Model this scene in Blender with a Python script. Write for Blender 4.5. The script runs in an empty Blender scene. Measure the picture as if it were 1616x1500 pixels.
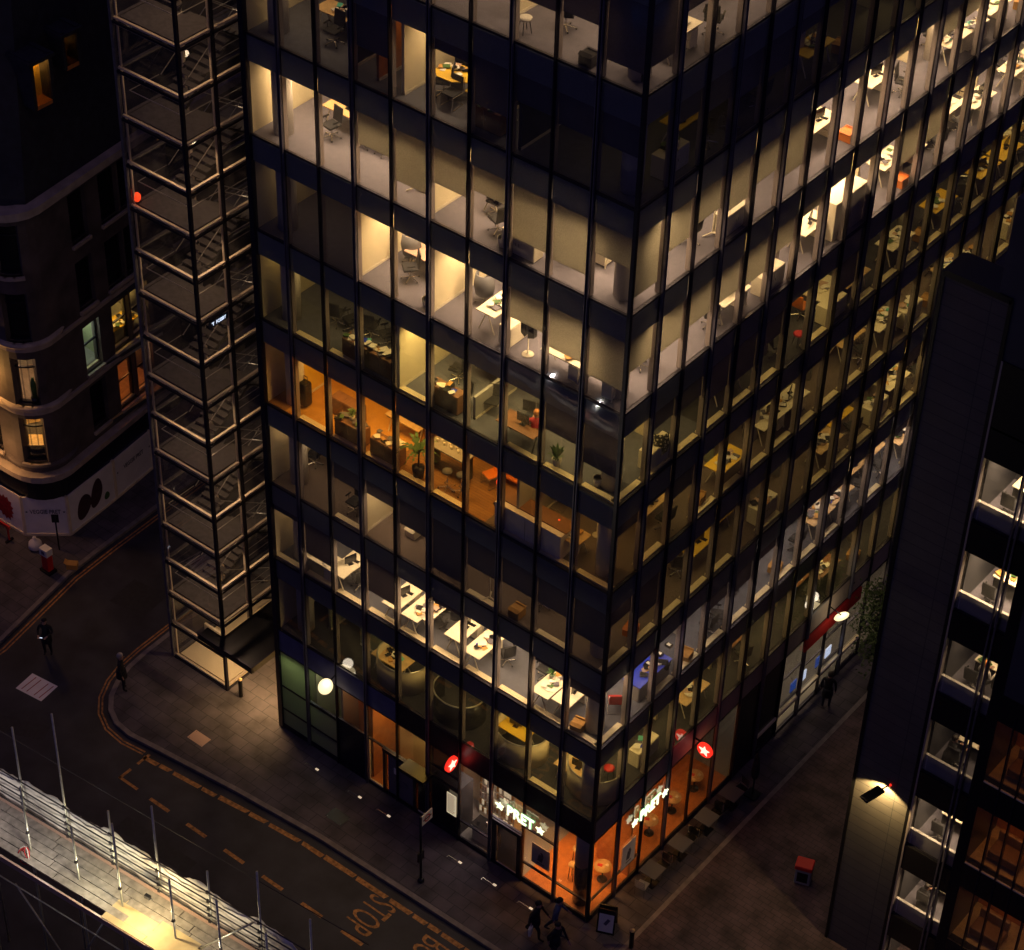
import bpy, bmesh, math, random
from mathutils import Vector, Matrix
random.seed(11)
S = bpy.context.scene
COL = S.collection
R = math.radians

# ------------------------------------------------------------------ camera
cd = bpy.data.cameras.new("camera"); cam = bpy.data.objects.new("camera", cd); COL.objects.link(cam)
cd.sensor_width = 36.0; cd.sensor_fit = 'HORIZONTAL'
cd.lens = 3649.12 / 1616 * 36
cd.clip_end = 600
cam.matrix_world = Matrix(((0.77781051, -0.42078548, 0.46685157, 30.0936),
                           (0.62801949, 0.49134773, -0.60346411, -44.1507),
                           (0.02454247, 0.76257261, 0.64643691, 66.1748), (0, 0, 0, 1)))
S.camera = cam
S.view_settings.view_transform = 'Standard'; S.view_settings.look = 'None'
S.view_settings.exposure = 0.15; S.view_settings.gamma = 1.0
try:
    S.cycles.max_bounces = 7; S.cycles.diffuse_bounces = 3; S.cycles.glossy_bounces = 3
    S.cycles.transparent_max_bounces = 12; S.cycles.transmission_bounces = 3
    S.cycles.sample_clamp_indirect = 3.0; S.cycles.use_light_tree = True
    S.cycles.caustics_reflective = False; S.cycles.caustics_refractive = False
except Exception: pass

# ------------------------------------------------------------------ night sky and the faint glow of the city
W = bpy.data.worlds.new("World"); S.world = W; W.use_nodes = True
wn = W.node_tree; wn.nodes.clear()
sky = wn.nodes.new('ShaderNodeTexSky'); sky.sky_type = 'NISHITA'; sky.sun_disc = False
sky.sun_elevation = R(-4.0); sky.sun_rotation = R(118)
bg = wn.nodes.new('ShaderNodeBackground'); bg.inputs['Strength'].default_value = 0.13
out = wn.nodes.new('ShaderNodeOutputWorld')
glow = wn.nodes.new('ShaderNodeVectorMath'); glow.operation = 'ADD'; glow.inputs[1].default_value = (0.19, 0.155, 0.54)   # street light thrown back by the night clouds
wn.links.new(sky.outputs[0], glow.inputs[0]); wn.links.new(glow.outputs[0], bg.inputs[0]); wn.links.new(bg.outputs[0], out.inputs[0])
sd = bpy.data.lights.new("sun", 'SUN'); sd.energy = 0.02; sd.angle = R(2.5); sd.color = (1.0, 0.52, 0.42)
sun = bpy.data.objects.new("sun", sd); COL.objects.link(sun)
sun.rotation_euler = Vector((-0.62, -0.78, -0.62)).to_track_quat('-Z', 'Y').to_euler()

# ------------------------------------------------------------------ materials
MT = {}
def mat(name, col, rough=0.6, metal=0.0, noise=0.0, scale=4.0, bump=0.0, emit=None, es=0.0, spec=0.5, alpha=None):
    m = bpy.data.materials.new(name); m.use_nodes = True; nt = m.node_tree; b = nt.nodes['Principled BSDF']
    b.inputs['Base Color'].default_value = (*col, 1); b.inputs['Roughness'].default_value = rough
    b.inputs['Metallic'].default_value = metal
    b.inputs['Specular IOR Level'].default_value = spec
    if noise or bump:
        tc = nt.nodes.new('ShaderNodeTexCoord')
        n = nt.nodes.new('ShaderNodeTexNoise'); n.inputs['Scale'].default_value = scale; n.inputs['Detail'].default_value = 6
        nt.links.new(tc.outputs['Object'], n.inputs['Vector'])
        if noise:
            mr = nt.nodes.new('ShaderNodeMapRange'); mr.inputs['From Min'].default_value = 0.25; mr.inputs['From Max'].default_value = 0.75
            mr.inputs['To Min'].default_value = 1 - noise; mr.inputs['To Max'].default_value = 1 + noise
            mx = nt.nodes.new('ShaderNodeVectorMath'); mx.operation = 'SCALE'; mx.inputs[0].default_value = col
            nt.links.new(n.outputs['Fac'], mr.inputs['Value']); nt.links.new(mr.outputs[0], mx.inputs['Scale'])
            nt.links.new(mx.outputs[0], b.inputs['Base Color'])
        if bump:
            bp = nt.nodes.new('ShaderNodeBump'); bp.inputs['Strength'].default_value = bump; bp.inputs['Distance'].default_value = 0.02
            nt.links.new(n.outputs['Fac'], bp.inputs['Height']); nt.links.new(bp.outputs[0], b.inputs['Normal'])
    if emit:
        b.inputs['Emission Color'].default_value = (*emit, 1); b.inputs['Emission Strength'].default_value = es
    MT[name] = m; return m
def brickmat(name, c1, c2, cm, w, h, mortar=0.01, rough=0.8, noise=0.25, plane='XY', off=0.5):
    m = mat(name, c1, rough); nt = m.node_tree; b = nt.nodes['Principled BSDF']
    tc = nt.nodes.new('ShaderNodeTexCoord'); sx = nt.nodes.new('ShaderNodeSeparateXYZ'); cx = nt.nodes.new('ShaderNodeCombineXYZ')
    nt.links.new(tc.outputs['Object'], sx.inputs[0])
    if plane[0] == 'S':
        ad = nt.nodes.new('ShaderNodeMath'); nt.links.new(sx.outputs['X'], ad.inputs[0]); nt.links.new(sx.outputs['Y'], ad.inputs[1]); nt.links.new(ad.outputs[0], cx.inputs[0])
    else: nt.links.new(sx.outputs[plane[0]], cx.inputs[0]); nt.links.new(sx.outputs[plane[1]], cx.inputs[1])
    br = nt.nodes.new('ShaderNodeTexBrick'); br.inputs['Scale'].default_value = 1; br.inputs['Brick Width'].default_value = w
    br.inputs['Row Height'].default_value = h; br.inputs['Mortar Size'].default_value = mortar; br.offset = off
    br.inputs['Color1'].default_value = (*c1, 1); br.inputs['Color2'].default_value = (*c2, 1); br.inputs['Mortar'].default_value = (*cm, 1)
    nt.links.new(cx.outputs[0], br.inputs['Vector'])
    n = nt.nodes.new('ShaderNodeTexNoise'); n.inputs['Scale'].default_value = 0.9; n.inputs['Detail'].default_value = 8
    nt.links.new(tc.outputs['Object'], n.inputs['Vector'])
    mr = nt.nodes.new('ShaderNodeMapRange'); mr.inputs['From Min'].default_value = 0.3; mr.inputs['From Max'].default_value = 0.7
    mr.inputs['To Min'].default_value = 1 - noise; mr.inputs['To Max'].default_value = 1 + noise
    nt.links.new(n.outputs['Fac'], mr.inputs['Value'])
    mx = nt.nodes.new('ShaderNodeVectorMath'); mx.operation = 'SCALE'
    nt.links.new(br.outputs['Color'], mx.inputs[0]); nt.links.new(mr.outputs[0], mx.inputs['Scale']); nt.links.new(mx.outputs[0], b.inputs['Base Color'])
    bp = nt.nodes.new('ShaderNodeBump'); bp.inputs['Strength'].default_value = 0.4; bp.inputs['Distance'].default_value = 0.01
    nt.links.new(br.outputs['Fac'], bp.inputs['Height']); bp.invert = True; nt.links.new(bp.outputs[0], b.inputs['Normal'])
    return m
def glassmat(name, tint=(0.86, 0.88, 0.9), refl=0.11, rough=0.03):
    m = bpy.data.materials.new(name); m.use_nodes = True; nt = m.node_tree; nt.nodes.clear()
    t = nt.nodes.new('ShaderNodeBsdfTransparent'); t.inputs[0].default_value = (*tint, 1)
    g = nt.nodes.new('ShaderNodeBsdfGlossy'); g.inputs['Roughness'].default_value = rough
    lf = nt.nodes.new('ShaderNodeLayerWeight'); lf.inputs['Blend'].default_value = 0.5
    pw = nt.nodes.new('ShaderNodeMath'); pw.operation = 'POWER'; pw.inputs[1].default_value = 5.0; nt.links.new(lf.outputs['Facing'], pw.inputs[0])
    lw = nt.nodes.new('ShaderNodeMath'); lw.operation = 'MULTIPLY_ADD'; lw.inputs[1].default_value = 0.9; lw.inputs[2].default_value = refl; nt.links.new(pw.outputs[0], lw.inputs[0])
    mx = nt.nodes.new('ShaderNodeMixShader'); o = nt.nodes.new('ShaderNodeOutputMaterial')
    tc = nt.nodes.new('ShaderNodeTexCoord'); n = nt.nodes.new('ShaderNodeTexNoise'); n.inputs['Scale'].default_value = 0.7
    bp = nt.nodes.new('ShaderNodeBump'); bp.inputs['Strength'].default_value = 0.12; bp.inputs['Distance'].default_value = 0.02
    nt.links.new(tc.outputs['Object'], n.inputs['Vector']); nt.links.new(n.outputs['Fac'], bp.inputs['Height']); nt.links.new(bp.outputs[0], g.inputs['Normal'])
    tl = nt.nodes.new('ShaderNodeBsdfTranslucent'); tl.inputs[0].default_value = (.9, .88, .85, 1); df = nt.nodes.new('ShaderNodeBsdfDiffuse'); df.inputs[0].default_value = (.6, .6, .65, 1)
    ds = nt.nodes.new('ShaderNodeMixShader'); nt.links.new(tl.outputs[0], ds.inputs[1]); nt.links.new(df.outputs[0], ds.inputs[2])
    n2 = nt.nodes.new('ShaderNodeTexNoise'); n2.inputs['Scale'].default_value = 1.7; n2.inputs['Detail'].default_value = 7; nt.links.new(tc.outputs['Object'], n2.inputs['Vector'])
    m2 = nt.nodes.new('ShaderNodeMapRange'); m2.inputs['From Min'].default_value = .35; m2.inputs['From Max'].default_value = .7; m2.inputs['To Min'].default_value = .004; m2.inputs['To Max'].default_value = .042; nt.links.new(n2.outputs['Fac'], m2.inputs['Value'])
    dm = nt.nodes.new('ShaderNodeMixShader'); nt.links.new(m2.outputs[0], dm.inputs[0]); nt.links.new(t.outputs[0], dm.inputs[1]); nt.links.new(ds.outputs[0], dm.inputs[2])
    nt.links.new(lw.outputs[0], mx.inputs[0]); nt.links.new(dm.outputs[0], mx.inputs[1]); nt.links.new(g.outputs[0], mx.inputs[2]); nt.links.new(mx.outputs[0], o.inputs[0])
    MT[name] = m; return m
def clothmat(name, col, tr=0.35):
    m = bpy.data.materials.new(name); m.use_nodes = True; nt = m.node_tree; nt.nodes.clear()
    d = nt.nodes.new('ShaderNodeBsdfDiffuse'); t = nt.nodes.new('ShaderNodeBsdfTranslucent')
    tc = nt.nodes.new('ShaderNodeTexCoord'); n = nt.nodes.new('ShaderNodeTexNoise'); n.inputs['Scale'].default_value = 60; n.inputs['Detail'].default_value = 3
    mr = nt.nodes.new('ShaderNodeMapRange'); mr.inputs['From Min'].default_value = 0.3; mr.inputs['From Max'].default_value = 0.7; mr.inputs['To Min'].default_value = 0.75; mr.inputs['To Max'].default_value = 1.25
    sc = nt.nodes.new('ShaderNodeVectorMath'); sc.operation = 'SCALE'; sc.inputs[0].default_value = col
    nt.links.new(tc.outputs['Object'], n.inputs['Vector']); nt.links.new(n.outputs['Fac'], mr.inputs['Value']); nt.links.new(mr.outputs[0], sc.inputs['Scale'])
    nt.links.new(sc.outputs[0], d.inputs[0]); nt.links.new(sc.outputs[0], t.inputs[0])
    mx = nt.nodes.new('ShaderNodeMixShader'); mx.inputs[0].default_value = tr; o = nt.nodes.new('ShaderNodeOutputMaterial')
    nt.links.new(d.outputs[0], mx.inputs[1]); nt.links.new(t.outputs[0], mx.inputs[2]); nt.links.new(mx.outputs[0], o.inputs[0])
    MT[name] = m; return m

mat('dark_frame', (0.03, 0.028, 0.045), 0.35, 0.6, noise=0.3, scale=3)
mat('fin', (0.15, 0.145, 0.19), 0.4, 0.5, noise=0.25, scale=2)
mat('inner_frame', (0.34, 0.29, 0.28), 0.5, 0.1)
mat('spandrel_pale', (0.32, 0.25, 0.19), 0.55, noise=0.12, scale=3)
mat('ledge', (0.93, 0.80, 0.52), 0.5)
mat('white_wall', (0.93, 0.82, 0.54), 0.7, noise=0.05, scale=0.8)
mat('cream_wall', (0.72, 0.62, 0.40), 0.7, noise=0.06, scale=0.8)
mat('grey_wall', (0.3, 0.29, 0.28), 0.7, noise=0.1, scale=1)
mat('dark_wall', (0.05, 0.05, 0.06), 0.7, noise=0.2, scale=1)
mat('ceiling', (0.5, 0.48, 0.44), 0.8)
mat('column_white', (0.66, 0.62, 0.56), 0.6, noise=0.05, scale=2)
mat('carpet_grey', (0.165, 0.155, 0.195), 0.95, noise=0.12, scale=5, bump=0.2)
mat('carpet_blue', (0.13, 0.135, 0.17), 0.95, noise=0.15, scale=5, bump=0.2)
mat('carpet_brown', (0.17, 0.13, 0.11), 0.95, noise=0.35, scale=22, bump=0.3)
mat('carpet_dark', (0.05, 0.05, 0.06), 0.95, noise=0.3, scale=12)
mat('carpet_orange', (0.66, 0.33, 0.05), 0.9, noise=0.15, scale=3)
mat('white_lam', (0.88, 0.80, 0.60), 0.35)
mat('pink_lam', (0.5, 0.33, 0.25), 0.4)
mat('wood_pale', (0.62, 0.42, 0.2), 0.4, noise=0.2, scale=6)
mat('yellow_top', (0.85, 0.55, 0.05), 0.35)
mat('wood_brown', (0.22, 0.10, 0.045), 0.4, noise=0.25, scale=5)
mat('wood_orange', (0.55, 0.2, 0.05), 0.4, noise=0.2, scale=5)
mat('black_fabric', (0.012, 0.012, 0.016), 0.8)
mat('black_gloss', (0.01, 0.01, 0.012), 0.25)
mat('chrome', (0.75, 0.73, 0.7), 0.25, 0.9)
mat('grey_fabric', (0.11, 0.11, 0.12), 0.8)
mat('orange_plastic', (0.8, 0.22, 0.02), 0.5)
mat('red_plastic', (0.6, 0.02, 0.015), 0.5)
mat('card_box', (0.52, 0.27, 0.06), 0.7, noise=0.1, scale=4)
mat('paper', (0.8, 0.76, 0.66), 0.7)
mat('teal', (0.1, 0.5, 0.4), 0.5); mat('blue_desk', (0.02, 0.05, 0.6), 0.4)
mat('plant_leaf', (0.05, 0.12, 0.025), 0.6, noise=0.4, scale=8)
mat('pot', (0.6, 0.55, 0.47), 0.5)
mat('green_tint', (0.34, 0.38, 0.24), 0.4, noise=0.15, scale=1)
mat('metal_dark', (0.03, 0.03, 0.035), 0.35, 0.7)
mat('beam_grey', (0.84, 0.70, 0.50), 0.55, noise=0.12, scale=3)
mat('landing', (0.12, 0.11, 0.11), 0.85, noise=0.3, scale=6)
mat('rail', (0.6, 0.57, 0.5), 0.3, 0.8)
mat('tread', (0.12, 0.11, 0.105), 0.7, noise=0.2)
brickmat('stone', (0.25, 0.19, 0.18), (0.20, 0.155, 0.15), (0.09, 0.07, 0.07), 0.95, 0.42, 0.014, noise=0.45, plane='SZ')
mat('stone_light', (0.42, 0.34, 0.29), 0.8, noise=0.25, scale=2, bump=0.3)
mat('slate', (0.02, 0.02, 0.03), 0.7, noise=0.4, scale=3)
mat('hoarding', (0.85, 0.78, 0.77), 0.6, noise=0.08, scale=2)
mat('black_board', (0.012, 0.012, 0.018), 0.4)
mat('skin', (0.42, 0.24, 0.17), 0.5); mat('hair_dark', (0.02, 0.014, 0.01), 0.6); mat('hair_grey', (0.35, 0.32, 0.3), 0.6); mat('hair_ginger', (0.4, 0.14, 0.03), 0.6)
mat('coat_black', (0.01, 0.01, 0.014), 0.8); mat('jeans', (0.03, 0.035, 0.06), 0.8); mat('jacket_blue', (0.1, 0.12, 0.19), 0.8); mat('shirt_white', (0.6, 0.55, 0.5), 0.8); mat('shirt_red', (0.5, 0.02, 0.03), 0.8)
mat('pole_steel', (0.5, 0.5, 0.42), 0.4, 0.6, noise=0.25, scale=5)
mat('clamp', (0.05, 0.045, 0.05), 0.5, 0.5)
mat('sheet', (0.72, 0.68, 0.6), 0.8, noise=0.35, scale=2.2, bump=0.6)
mat('boards', (0.30, 0.265, 0.22), 0.85, noise=0.4, scale=4)
mat('deck_lamplit', (0.55, 0.42, 0.22), 0.8, noise=0.2, scale=2)  # yellow of the deck under the work lamp, its glow put into the colour
mat('road_yellow', (0.42, 0.2, 0.06), 0.8, noise=0.7, scale=7)
mat('road_white', (0.28, 0.25, 0.24), 0.8, noise=0.4, scale=9)
mat('bark', (0.05, 0.035, 0.025), 0.9, noise=0.3)
mat('leaf', (0.03, 0.055, 0.015), 0.7, noise=0.4, scale=2)
mat('lamp_warm', (0.9, 0.8, 0.6), 0.4, emit=(1.0, 0.78, 0.42), es=1.25)
mat('lamp_white', (0.9, 0.9, 0.8), 0.4, emit=(1.0, 0.9, 0.7), es=1.5)
mat('sign_glow', (0.8, 0.9, 0.6), 0.4, emit=(0.95, 1.0, 0.62), es=1.5)
mat('sign_green', (0.1, 0.4, 0.2), 0.4, emit=(0.12, 0.7, 0.3), es=0.4)
mat('sign_red', (0.8, 0.02, 0.01), 0.4, emit=(1.0, 0.03, 0.015), es=1.0)
mat('sign_star', (1, 0.7, 0.6), 0.4, emit=(1.0, 0.6, 0.45), es=1.6)
mat('screen_blue', (0.1, 0.2, 0.9), 0.3, emit=(0.06, 0.22, 1.0), es=0.25)
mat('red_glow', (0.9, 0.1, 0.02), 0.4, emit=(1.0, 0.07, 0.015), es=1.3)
mat('screen_bright', (0.1, 0.2, 0.9), 0.3, emit=(0.08, 0.3, 1.0), es=0.9)
mat('screen_white', (0.8, 0.85, 1), 0.3, emit=(0.7, 0.8, 1.0), es=1.2)
mat('menu_glow', (0.9, 0.8, 0.6), 0.3, emit=(1.0, 0.8, 0.5), es=0.5)
mat('uplight', (1, 0.9, 0.7), 0.3, emit=(1.0, 0.75, 0.5), es=0.55)
mat('poster', (0.75, 0.70, 0.68), 0.6)
mat('poster_grey', (0.12, 0.11, 0.14), 0.6)
mat('red_fabric', (0.45, 0.015, 0.01), 0.7)
mat('louvre', (0.09, 0.075, 0.1), 0.4, 0.4)
glassmat('glass', (0.84, 0.85, 0.88))
glassmat('glass_stair', (0.74, 0.73, 0.78))
glassmat('glass_green', (0.5, 0.62, 0.36), rough=0.2)
glassmat('glass_dark', (0.22, 0.22, 0.26))
clothmat('blind', (0.62, 0.60, 0.52), 0.62)
clothmat('blind_dark', (0.27, 0.25, 0.26), 0.4)
clothmat('spandrel', (0.46, 0.50, 0.52), 0.5)
clothmat('frosted', (0.42, 0.45, 0.34), 0.6)
brickmat('paving', (0.088, 0.074, 0.086), (0.066, 0.056, 0.068), (0.03, 0.027, 0.033), 0.75, 0.5, 0.013, noise=0.5)
brickmat('street_paving', (0.10, 0.062, 0.07), (0.075, 0.048, 0.056), (0.04, 0.03, 0.036), 0.44, 0.22, 0.012, noise=0.6)
brickmat('pier_cladding', (0.105, 0.095, 0.085), (0.095, 0.088, 0.08), (0.05, 0.05, 0.05), 1.6, 0.42, 0.014, noise=0.12, plane='XZ', off=0.0)
brickmat('floorboards', (0.40, 0.20, 0.05), (0.32, 0.15, 0.035), (0.16, 0.07, 0.02), 1.6, 0.12, 0.006, noise=0.2)
mat('asphalt', (0.032, 0.031, 0.040), 0.75, noise=0.5, scale=.8, bump=0.2)
mat('asphalt_patch', (0.02, 0.02, 0.026), 0.7, noise=0.3, scale=6, bump=0.3)
mat('kerb', (0.2, 0.17, 0.165), 0.8, noise=0.3, scale=3)

# ------------------------------------------------------------------ mesh helpers
class MB:
    def __init__(s): s.v = []; s.f = []; s.m = []; s.mats = []; s.sm = []
    def mi(s, m):
        if m not in s.mats: s.mats.append(m)
        return s.mats.index(m)
    def add(s, vs, fs, m, smooth=False):
        o = len(s.v); s.v += [tuple(v) for v in vs]; k = s.mi(m)
        for f in fs: s.f.append([i + o for i in f]); s.m.append(k); s.sm.append(smooth)
        return s
    def box(s, x0, y0, z0, x1, y1, z1, m):
        if x0 > x1: x0, x1 = x1, x0
        if y0 > y1: y0, y1 = y1, y0
        if z0 > z1: z0, z1 = z1, z0
        return s.add([(x0, y0, z0), (x1, y0, z0), (x1, y1, z0), (x0, y1, z0), (x0, y0, z1), (x1, y0, z1), (x1, y1, z1), (x0, y1, z1)],
                     [(0, 3, 2, 1), (4, 5, 6, 7), (0, 1, 5, 4), (1, 2, 6, 5), (2, 3, 7, 6), (3, 0, 4, 7)], m)
    def rbox(s, c, sx, sy, sz, m, rz=0.0, rx=0.0, ry=0.0):
        M = Matrix.Translation(c) @ Matrix.Rotation(rz, 4, 'Z') @ Matrix.Rotation(rx, 4, 'X') @ Matrix.Rotation(ry, 4, 'Y')
        P = [M @ Vector((a * sx / 2, b * sy / 2, d * sz / 2)) for d in (-1, 1) for a, b in ((-1, -1), (1, -1), (1, 1), (-1, 1))]
        return s.add(P, [(0, 3, 2, 1), (4, 5, 6, 7), (0, 1, 5, 4), (1, 2, 6, 5), (2, 3, 7, 6), (3, 0, 4, 7)], m)
    def tube(s, p, q, r, m, n=8, r2=None):
        p = Vector(p); q = Vector(q); d = (q - p); r2 = r if r2 is None else r2
        if d.length < 1e-6: return s
        a = d.orthogonal().normalized(); b = d.normalized().cross(a)
        vs = [p + (a * math.cos(2 * math.pi * i / n) + b * math.sin(2 * math.pi * i / n)) * r for i in range(n)]
        vs += [q + (a * math.cos(2 * math.pi * i / n) + b * math.sin(2 * math.pi * i / n)) * r2 for i in range(n)]
        fs = [(i, (i + 1) % n, n + (i + 1) % n, n + i) for i in range(n)] + [tuple(range(n - 1, -1, -1)), tuple(range(n, 2 * n))]
        return s.add(vs, fs, m, n > 6)
    def lathe(s, c, prof, m, n=20):
        vs = []; fs = []
        for r, z in prof:
            for i in range(n):
                a = 2 * math.pi * i / n; vs.append((c[0] + r * math.cos(a), c[1] + r * math.sin(a), c[2] + z))
        for k in range(len(prof) - 1):
            for i in range(n): fs.append((k * n + i, k * n + (i + 1) % n, (k + 1) * n + (i + 1) % n, (k + 1) * n + i))
        fs.append(tuple(range(n - 1, -1, -1))); fs.append(tuple(range((len(prof) - 1) * n, len(prof) * n)))
        return s.add(vs, fs, m, True)
    def prism(s, poly, z0, z1, m):
        n = len(poly)
        vs = [(x, y, z0) for x, y in poly] + [(x, y, z1) for x, y in poly]
        return s.add(vs, [tuple(range(n - 1, -1, -1)), tuple(range(n, 2 * n))] + [(i, (i + 1) % n, n + (i + 1) % n, n + i) for i in range(n)], m)
    def ball(s, c, rx, ry, rz, m, n=12):
        vs = []; fs = []
        k = n // 2
        for j in range(1, k):
            t = math.pi * j / k
            for i in range(n):
                a = 2 * math.pi * i / n; vs.append((c[0] + rx * math.sin(t) * math.cos(a), c[1] + ry * math.sin(t) * math.sin(a), c[2] + rz * math.cos(t)))
        top = len(vs); vs.append((c[0], c[1], c[2] + rz)); vs.append((c[0], c[1], c[2] - rz))
        for j in range(k - 2):
            for i in range(n): fs.append((j * n + i, (j + 1) * n + i, (j + 1) * n + (i + 1) % n, j * n + (i + 1) % n))
        for i in range(n):
            fs.append((top, i, (i + 1) % n)); fs.append((top + 1, (k - 2) * n + (i + 1) % n, (k - 2) * n + i))
        return s.add(vs, fs, m, True)
    def build(s, name, parent=None, loc=None, bevel=0.0):
        me = bpy.data.meshes.new(name); me.from_pydata(s.v, [], s.f)
        for m in s.mats: me.materials.append(MT[m])
        me.polygons.foreach_set('material_index', s.m); me.polygons.foreach_set('use_smooth', s.sm); me.update()
        o = bpy.data.objects.new(name, me); COL.objects.link(o)
        if parent is not None: o.parent = parent
        if loc is not None: o.location = loc
        if bevel:
            b = o.modifiers.new('bevel', 'BEVEL'); b.width = bevel; b.segments = 2; b.limit_method = 'ANGLE'
        return o
def tag(o, label=None, cat=None, group=None, kind=None):
    if label: o['label'] = label
    if cat: o['category'] = cat
    if group: o['group'] = group
    if kind: o['kind'] = kind
    return o
def empty(name, loc=(0, 0, 0), rz=0.0, **k):
    o = bpy.data.objects.new(name, None); COL.objects.link(o); o.location = loc; o.rotation_euler = (0, 0, rz)
    o.empty_display_size = 0.2
    return tag(o, **k)
def copy_tree(o, parent=None):
    c = o.copy(); COL.objects.link(c)
    if parent is not None: c.parent = parent
    for ch in KIDS.get(o.name, [x for x in o.children]): copy_tree(ch, c)
    return c
KIDS = {}
def text_obj(name, txt, size, ext, m, M, parent=None, bold=0.0, xs=1.0):
    cu = bpy.data.curves.new(name, 'FONT'); cu.body = txt; cu.size = size; cu.extrude = ext; cu.offset = bold
    cu.align_x = 'CENTER'; cu.align_y = 'CENTER'; cu.resolution_u = 3
    t = bpy.data.objects.new('tmp', cu); COL.objects.link(t)
    dg = bpy.context.evaluated_depsgraph_get(); me = bpy.data.meshes.new_from_object(t.evaluated_get(dg)); bpy.data.objects.remove(t)
    for v in me.vertices: v.co.x *= xs
    me.transform(M)
    me.materials.clear(); me.materials.append(MT[m]); me.name = name
    o = bpy.data.objects.new(name, me); COL.objects.link(o)
    if parent is not None: o.parent = parent
    return o
def star_pts(r, n=5, k=0.45):
    return [((r if i % 2 == 0 else r * k) * math.sin(math.pi * i / n), (r if i % 2 == 0 else r * k) * math.cos(math.pi * i / n)) for i in range(2 * n)]
def area(x, y, z, sx, sy, power, color, rot=(0, 0, 0), spread=160):
    l = bpy.data.lights.new('ceiling_lamp', 'AREA'); l.shape = 'RECTANGLE'; l.size = sx; l.size_y = sy; l.energy = power; l.color = color; l.spread = R(spread)
    o = bpy.data.objects.new('ceiling_lamp', l); COL.objects.link(o); o.location = (x, y, z); o.rotation_euler = rot; return o
def point(x, y, z, power, color, r=0.08):
    l = bpy.data.lights.new('lamp', 'POINT'); l.energy = power; l.color = color; l.shadow_soft_size = r
    o = bpy.data.objects.new('lamp', l); COL.objects.link(o); o.location = (x, y, z); return o
def spot(loc, d, power, color, ang, blend=0.15, r=0.05):
    l = bpy.data.lights.new('lamp', 'SPOT'); l.energy = power; l.color = color; l.spot_size = R(ang); l.spot_blend = blend; l.shadow_soft_size = r
    o = bpy.data.objects.new('lamp', l); COL.objects.link(o); o.location = loc; o.rotation_euler = Vector(d).to_track_quat('-Z', 'Y').to_euler(); return o
Z = [0.0] + [5.317 + 3.619 * i for i in range(11)]      # floor heights
BAY = 1.5
# ================================================================== ground, roads and pavements
ZR = -0.13
g = MB(); g.add([(-160, -160, ZR), (160, -160, ZR), (160, 200, ZR), (-160, 200, ZR)], [(0, 1, 2, 3)], 'asphalt'); tag(g.build('road'), kind='structure')
def arc(cx, cy, r, a0, a1, n): return [(cx + r * math.cos(R(a0 + (a1 - a0) * i / n)), cy + r * math.sin(R(a0 + (a1 - a0) * i / n))) for i in range(n + 1)]
curve = [(-22.35, 60), (-22.15, 1.2), (-22.1, -0.6), (-22.0, -1.6), (-21.75, -2.5), (-21.35, -3.25), (-20.8, -3.8), (-20.1, -4.15), (-19.2, -4.25), (-18, -4.1), (-14, -3.65), (-10, -3.33), (-6, -3.25), (0, -3.15), (30, -3.1)]
def offset_line(pts, d):
    res = []
    for i, p in enumerate(pts):
        a = Vector(pts[max(i - 1, 0)]); b = Vector(pts[min(i + 1, len(pts) - 1)]); t = (b - a).normalized()
        res.append((p[0] - t.y * d, p[1] + t.x * d))
    return res
inner = offset_line(curve, 0.2)
m = MB(); m.prism(inner + [(30, -0.1), (30, 60)], -0.6, -0.003, 'paving'); tag(m.build('pavement'), kind='structure')
def strip(mb, A, B, z0, z1, mt):
    for i in range(len(A) - 1):
        mb.add([(*A[i], z0), (*A[i + 1], z0), (*B[i + 1], z0), (*B[i], z0), (*A[i], z1), (*A[i + 1], z1), (*B[i + 1], z1), (*B[i], z1)],
               [(0, 3, 2, 1), (4, 5, 6, 7), (0, 1, 5, 4), (1, 2, 6, 5), (2, 3, 7, 6), (3, 0, 4, 7)], mt)
m = MB(); strip(m, curve, inner, -0.6, 0.004, 'kerb'); tag(m.build('kerb'), kind='structure')
lk = [(-27.2, -60), (-26.85, -4.1), (-27.75, 0.6), (-27.9, 3), (-28.1, 9), (-28.6, 60)]
lk2 = offset_line(lk, 0.2)
m = MB(); strip(m, lk2, lk, -0.6, 0.004, 'kerb'); tag(m.build('kerb'), kind='structure')
m = MB(); m.prism([(-90, -60)] + lk2 + [(-90, 60)], -0.6, -0.003, 'paving'); tag(m.build('pavement'), kind='structure')
m = MB(); m.add([(1.75, -2.9, 0.002), (24, -2.9, 0.002), (24, 60, 0.002), (1.35, 60, 0.002)], [(0, 1, 2, 3)], 'street_paving'); tag(m.build('street_paving'), kind='structure')
m = MB(); m.add([(1.68, -2.9, 0.005), (1.86, -2.9, 0.005), (1.46, 60, 0.005), (1.28, 60, 0.005)], [(0, 1, 2, 3)], 'kerb'); tag(m.build('drain_channel'), kind='structure')
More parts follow.
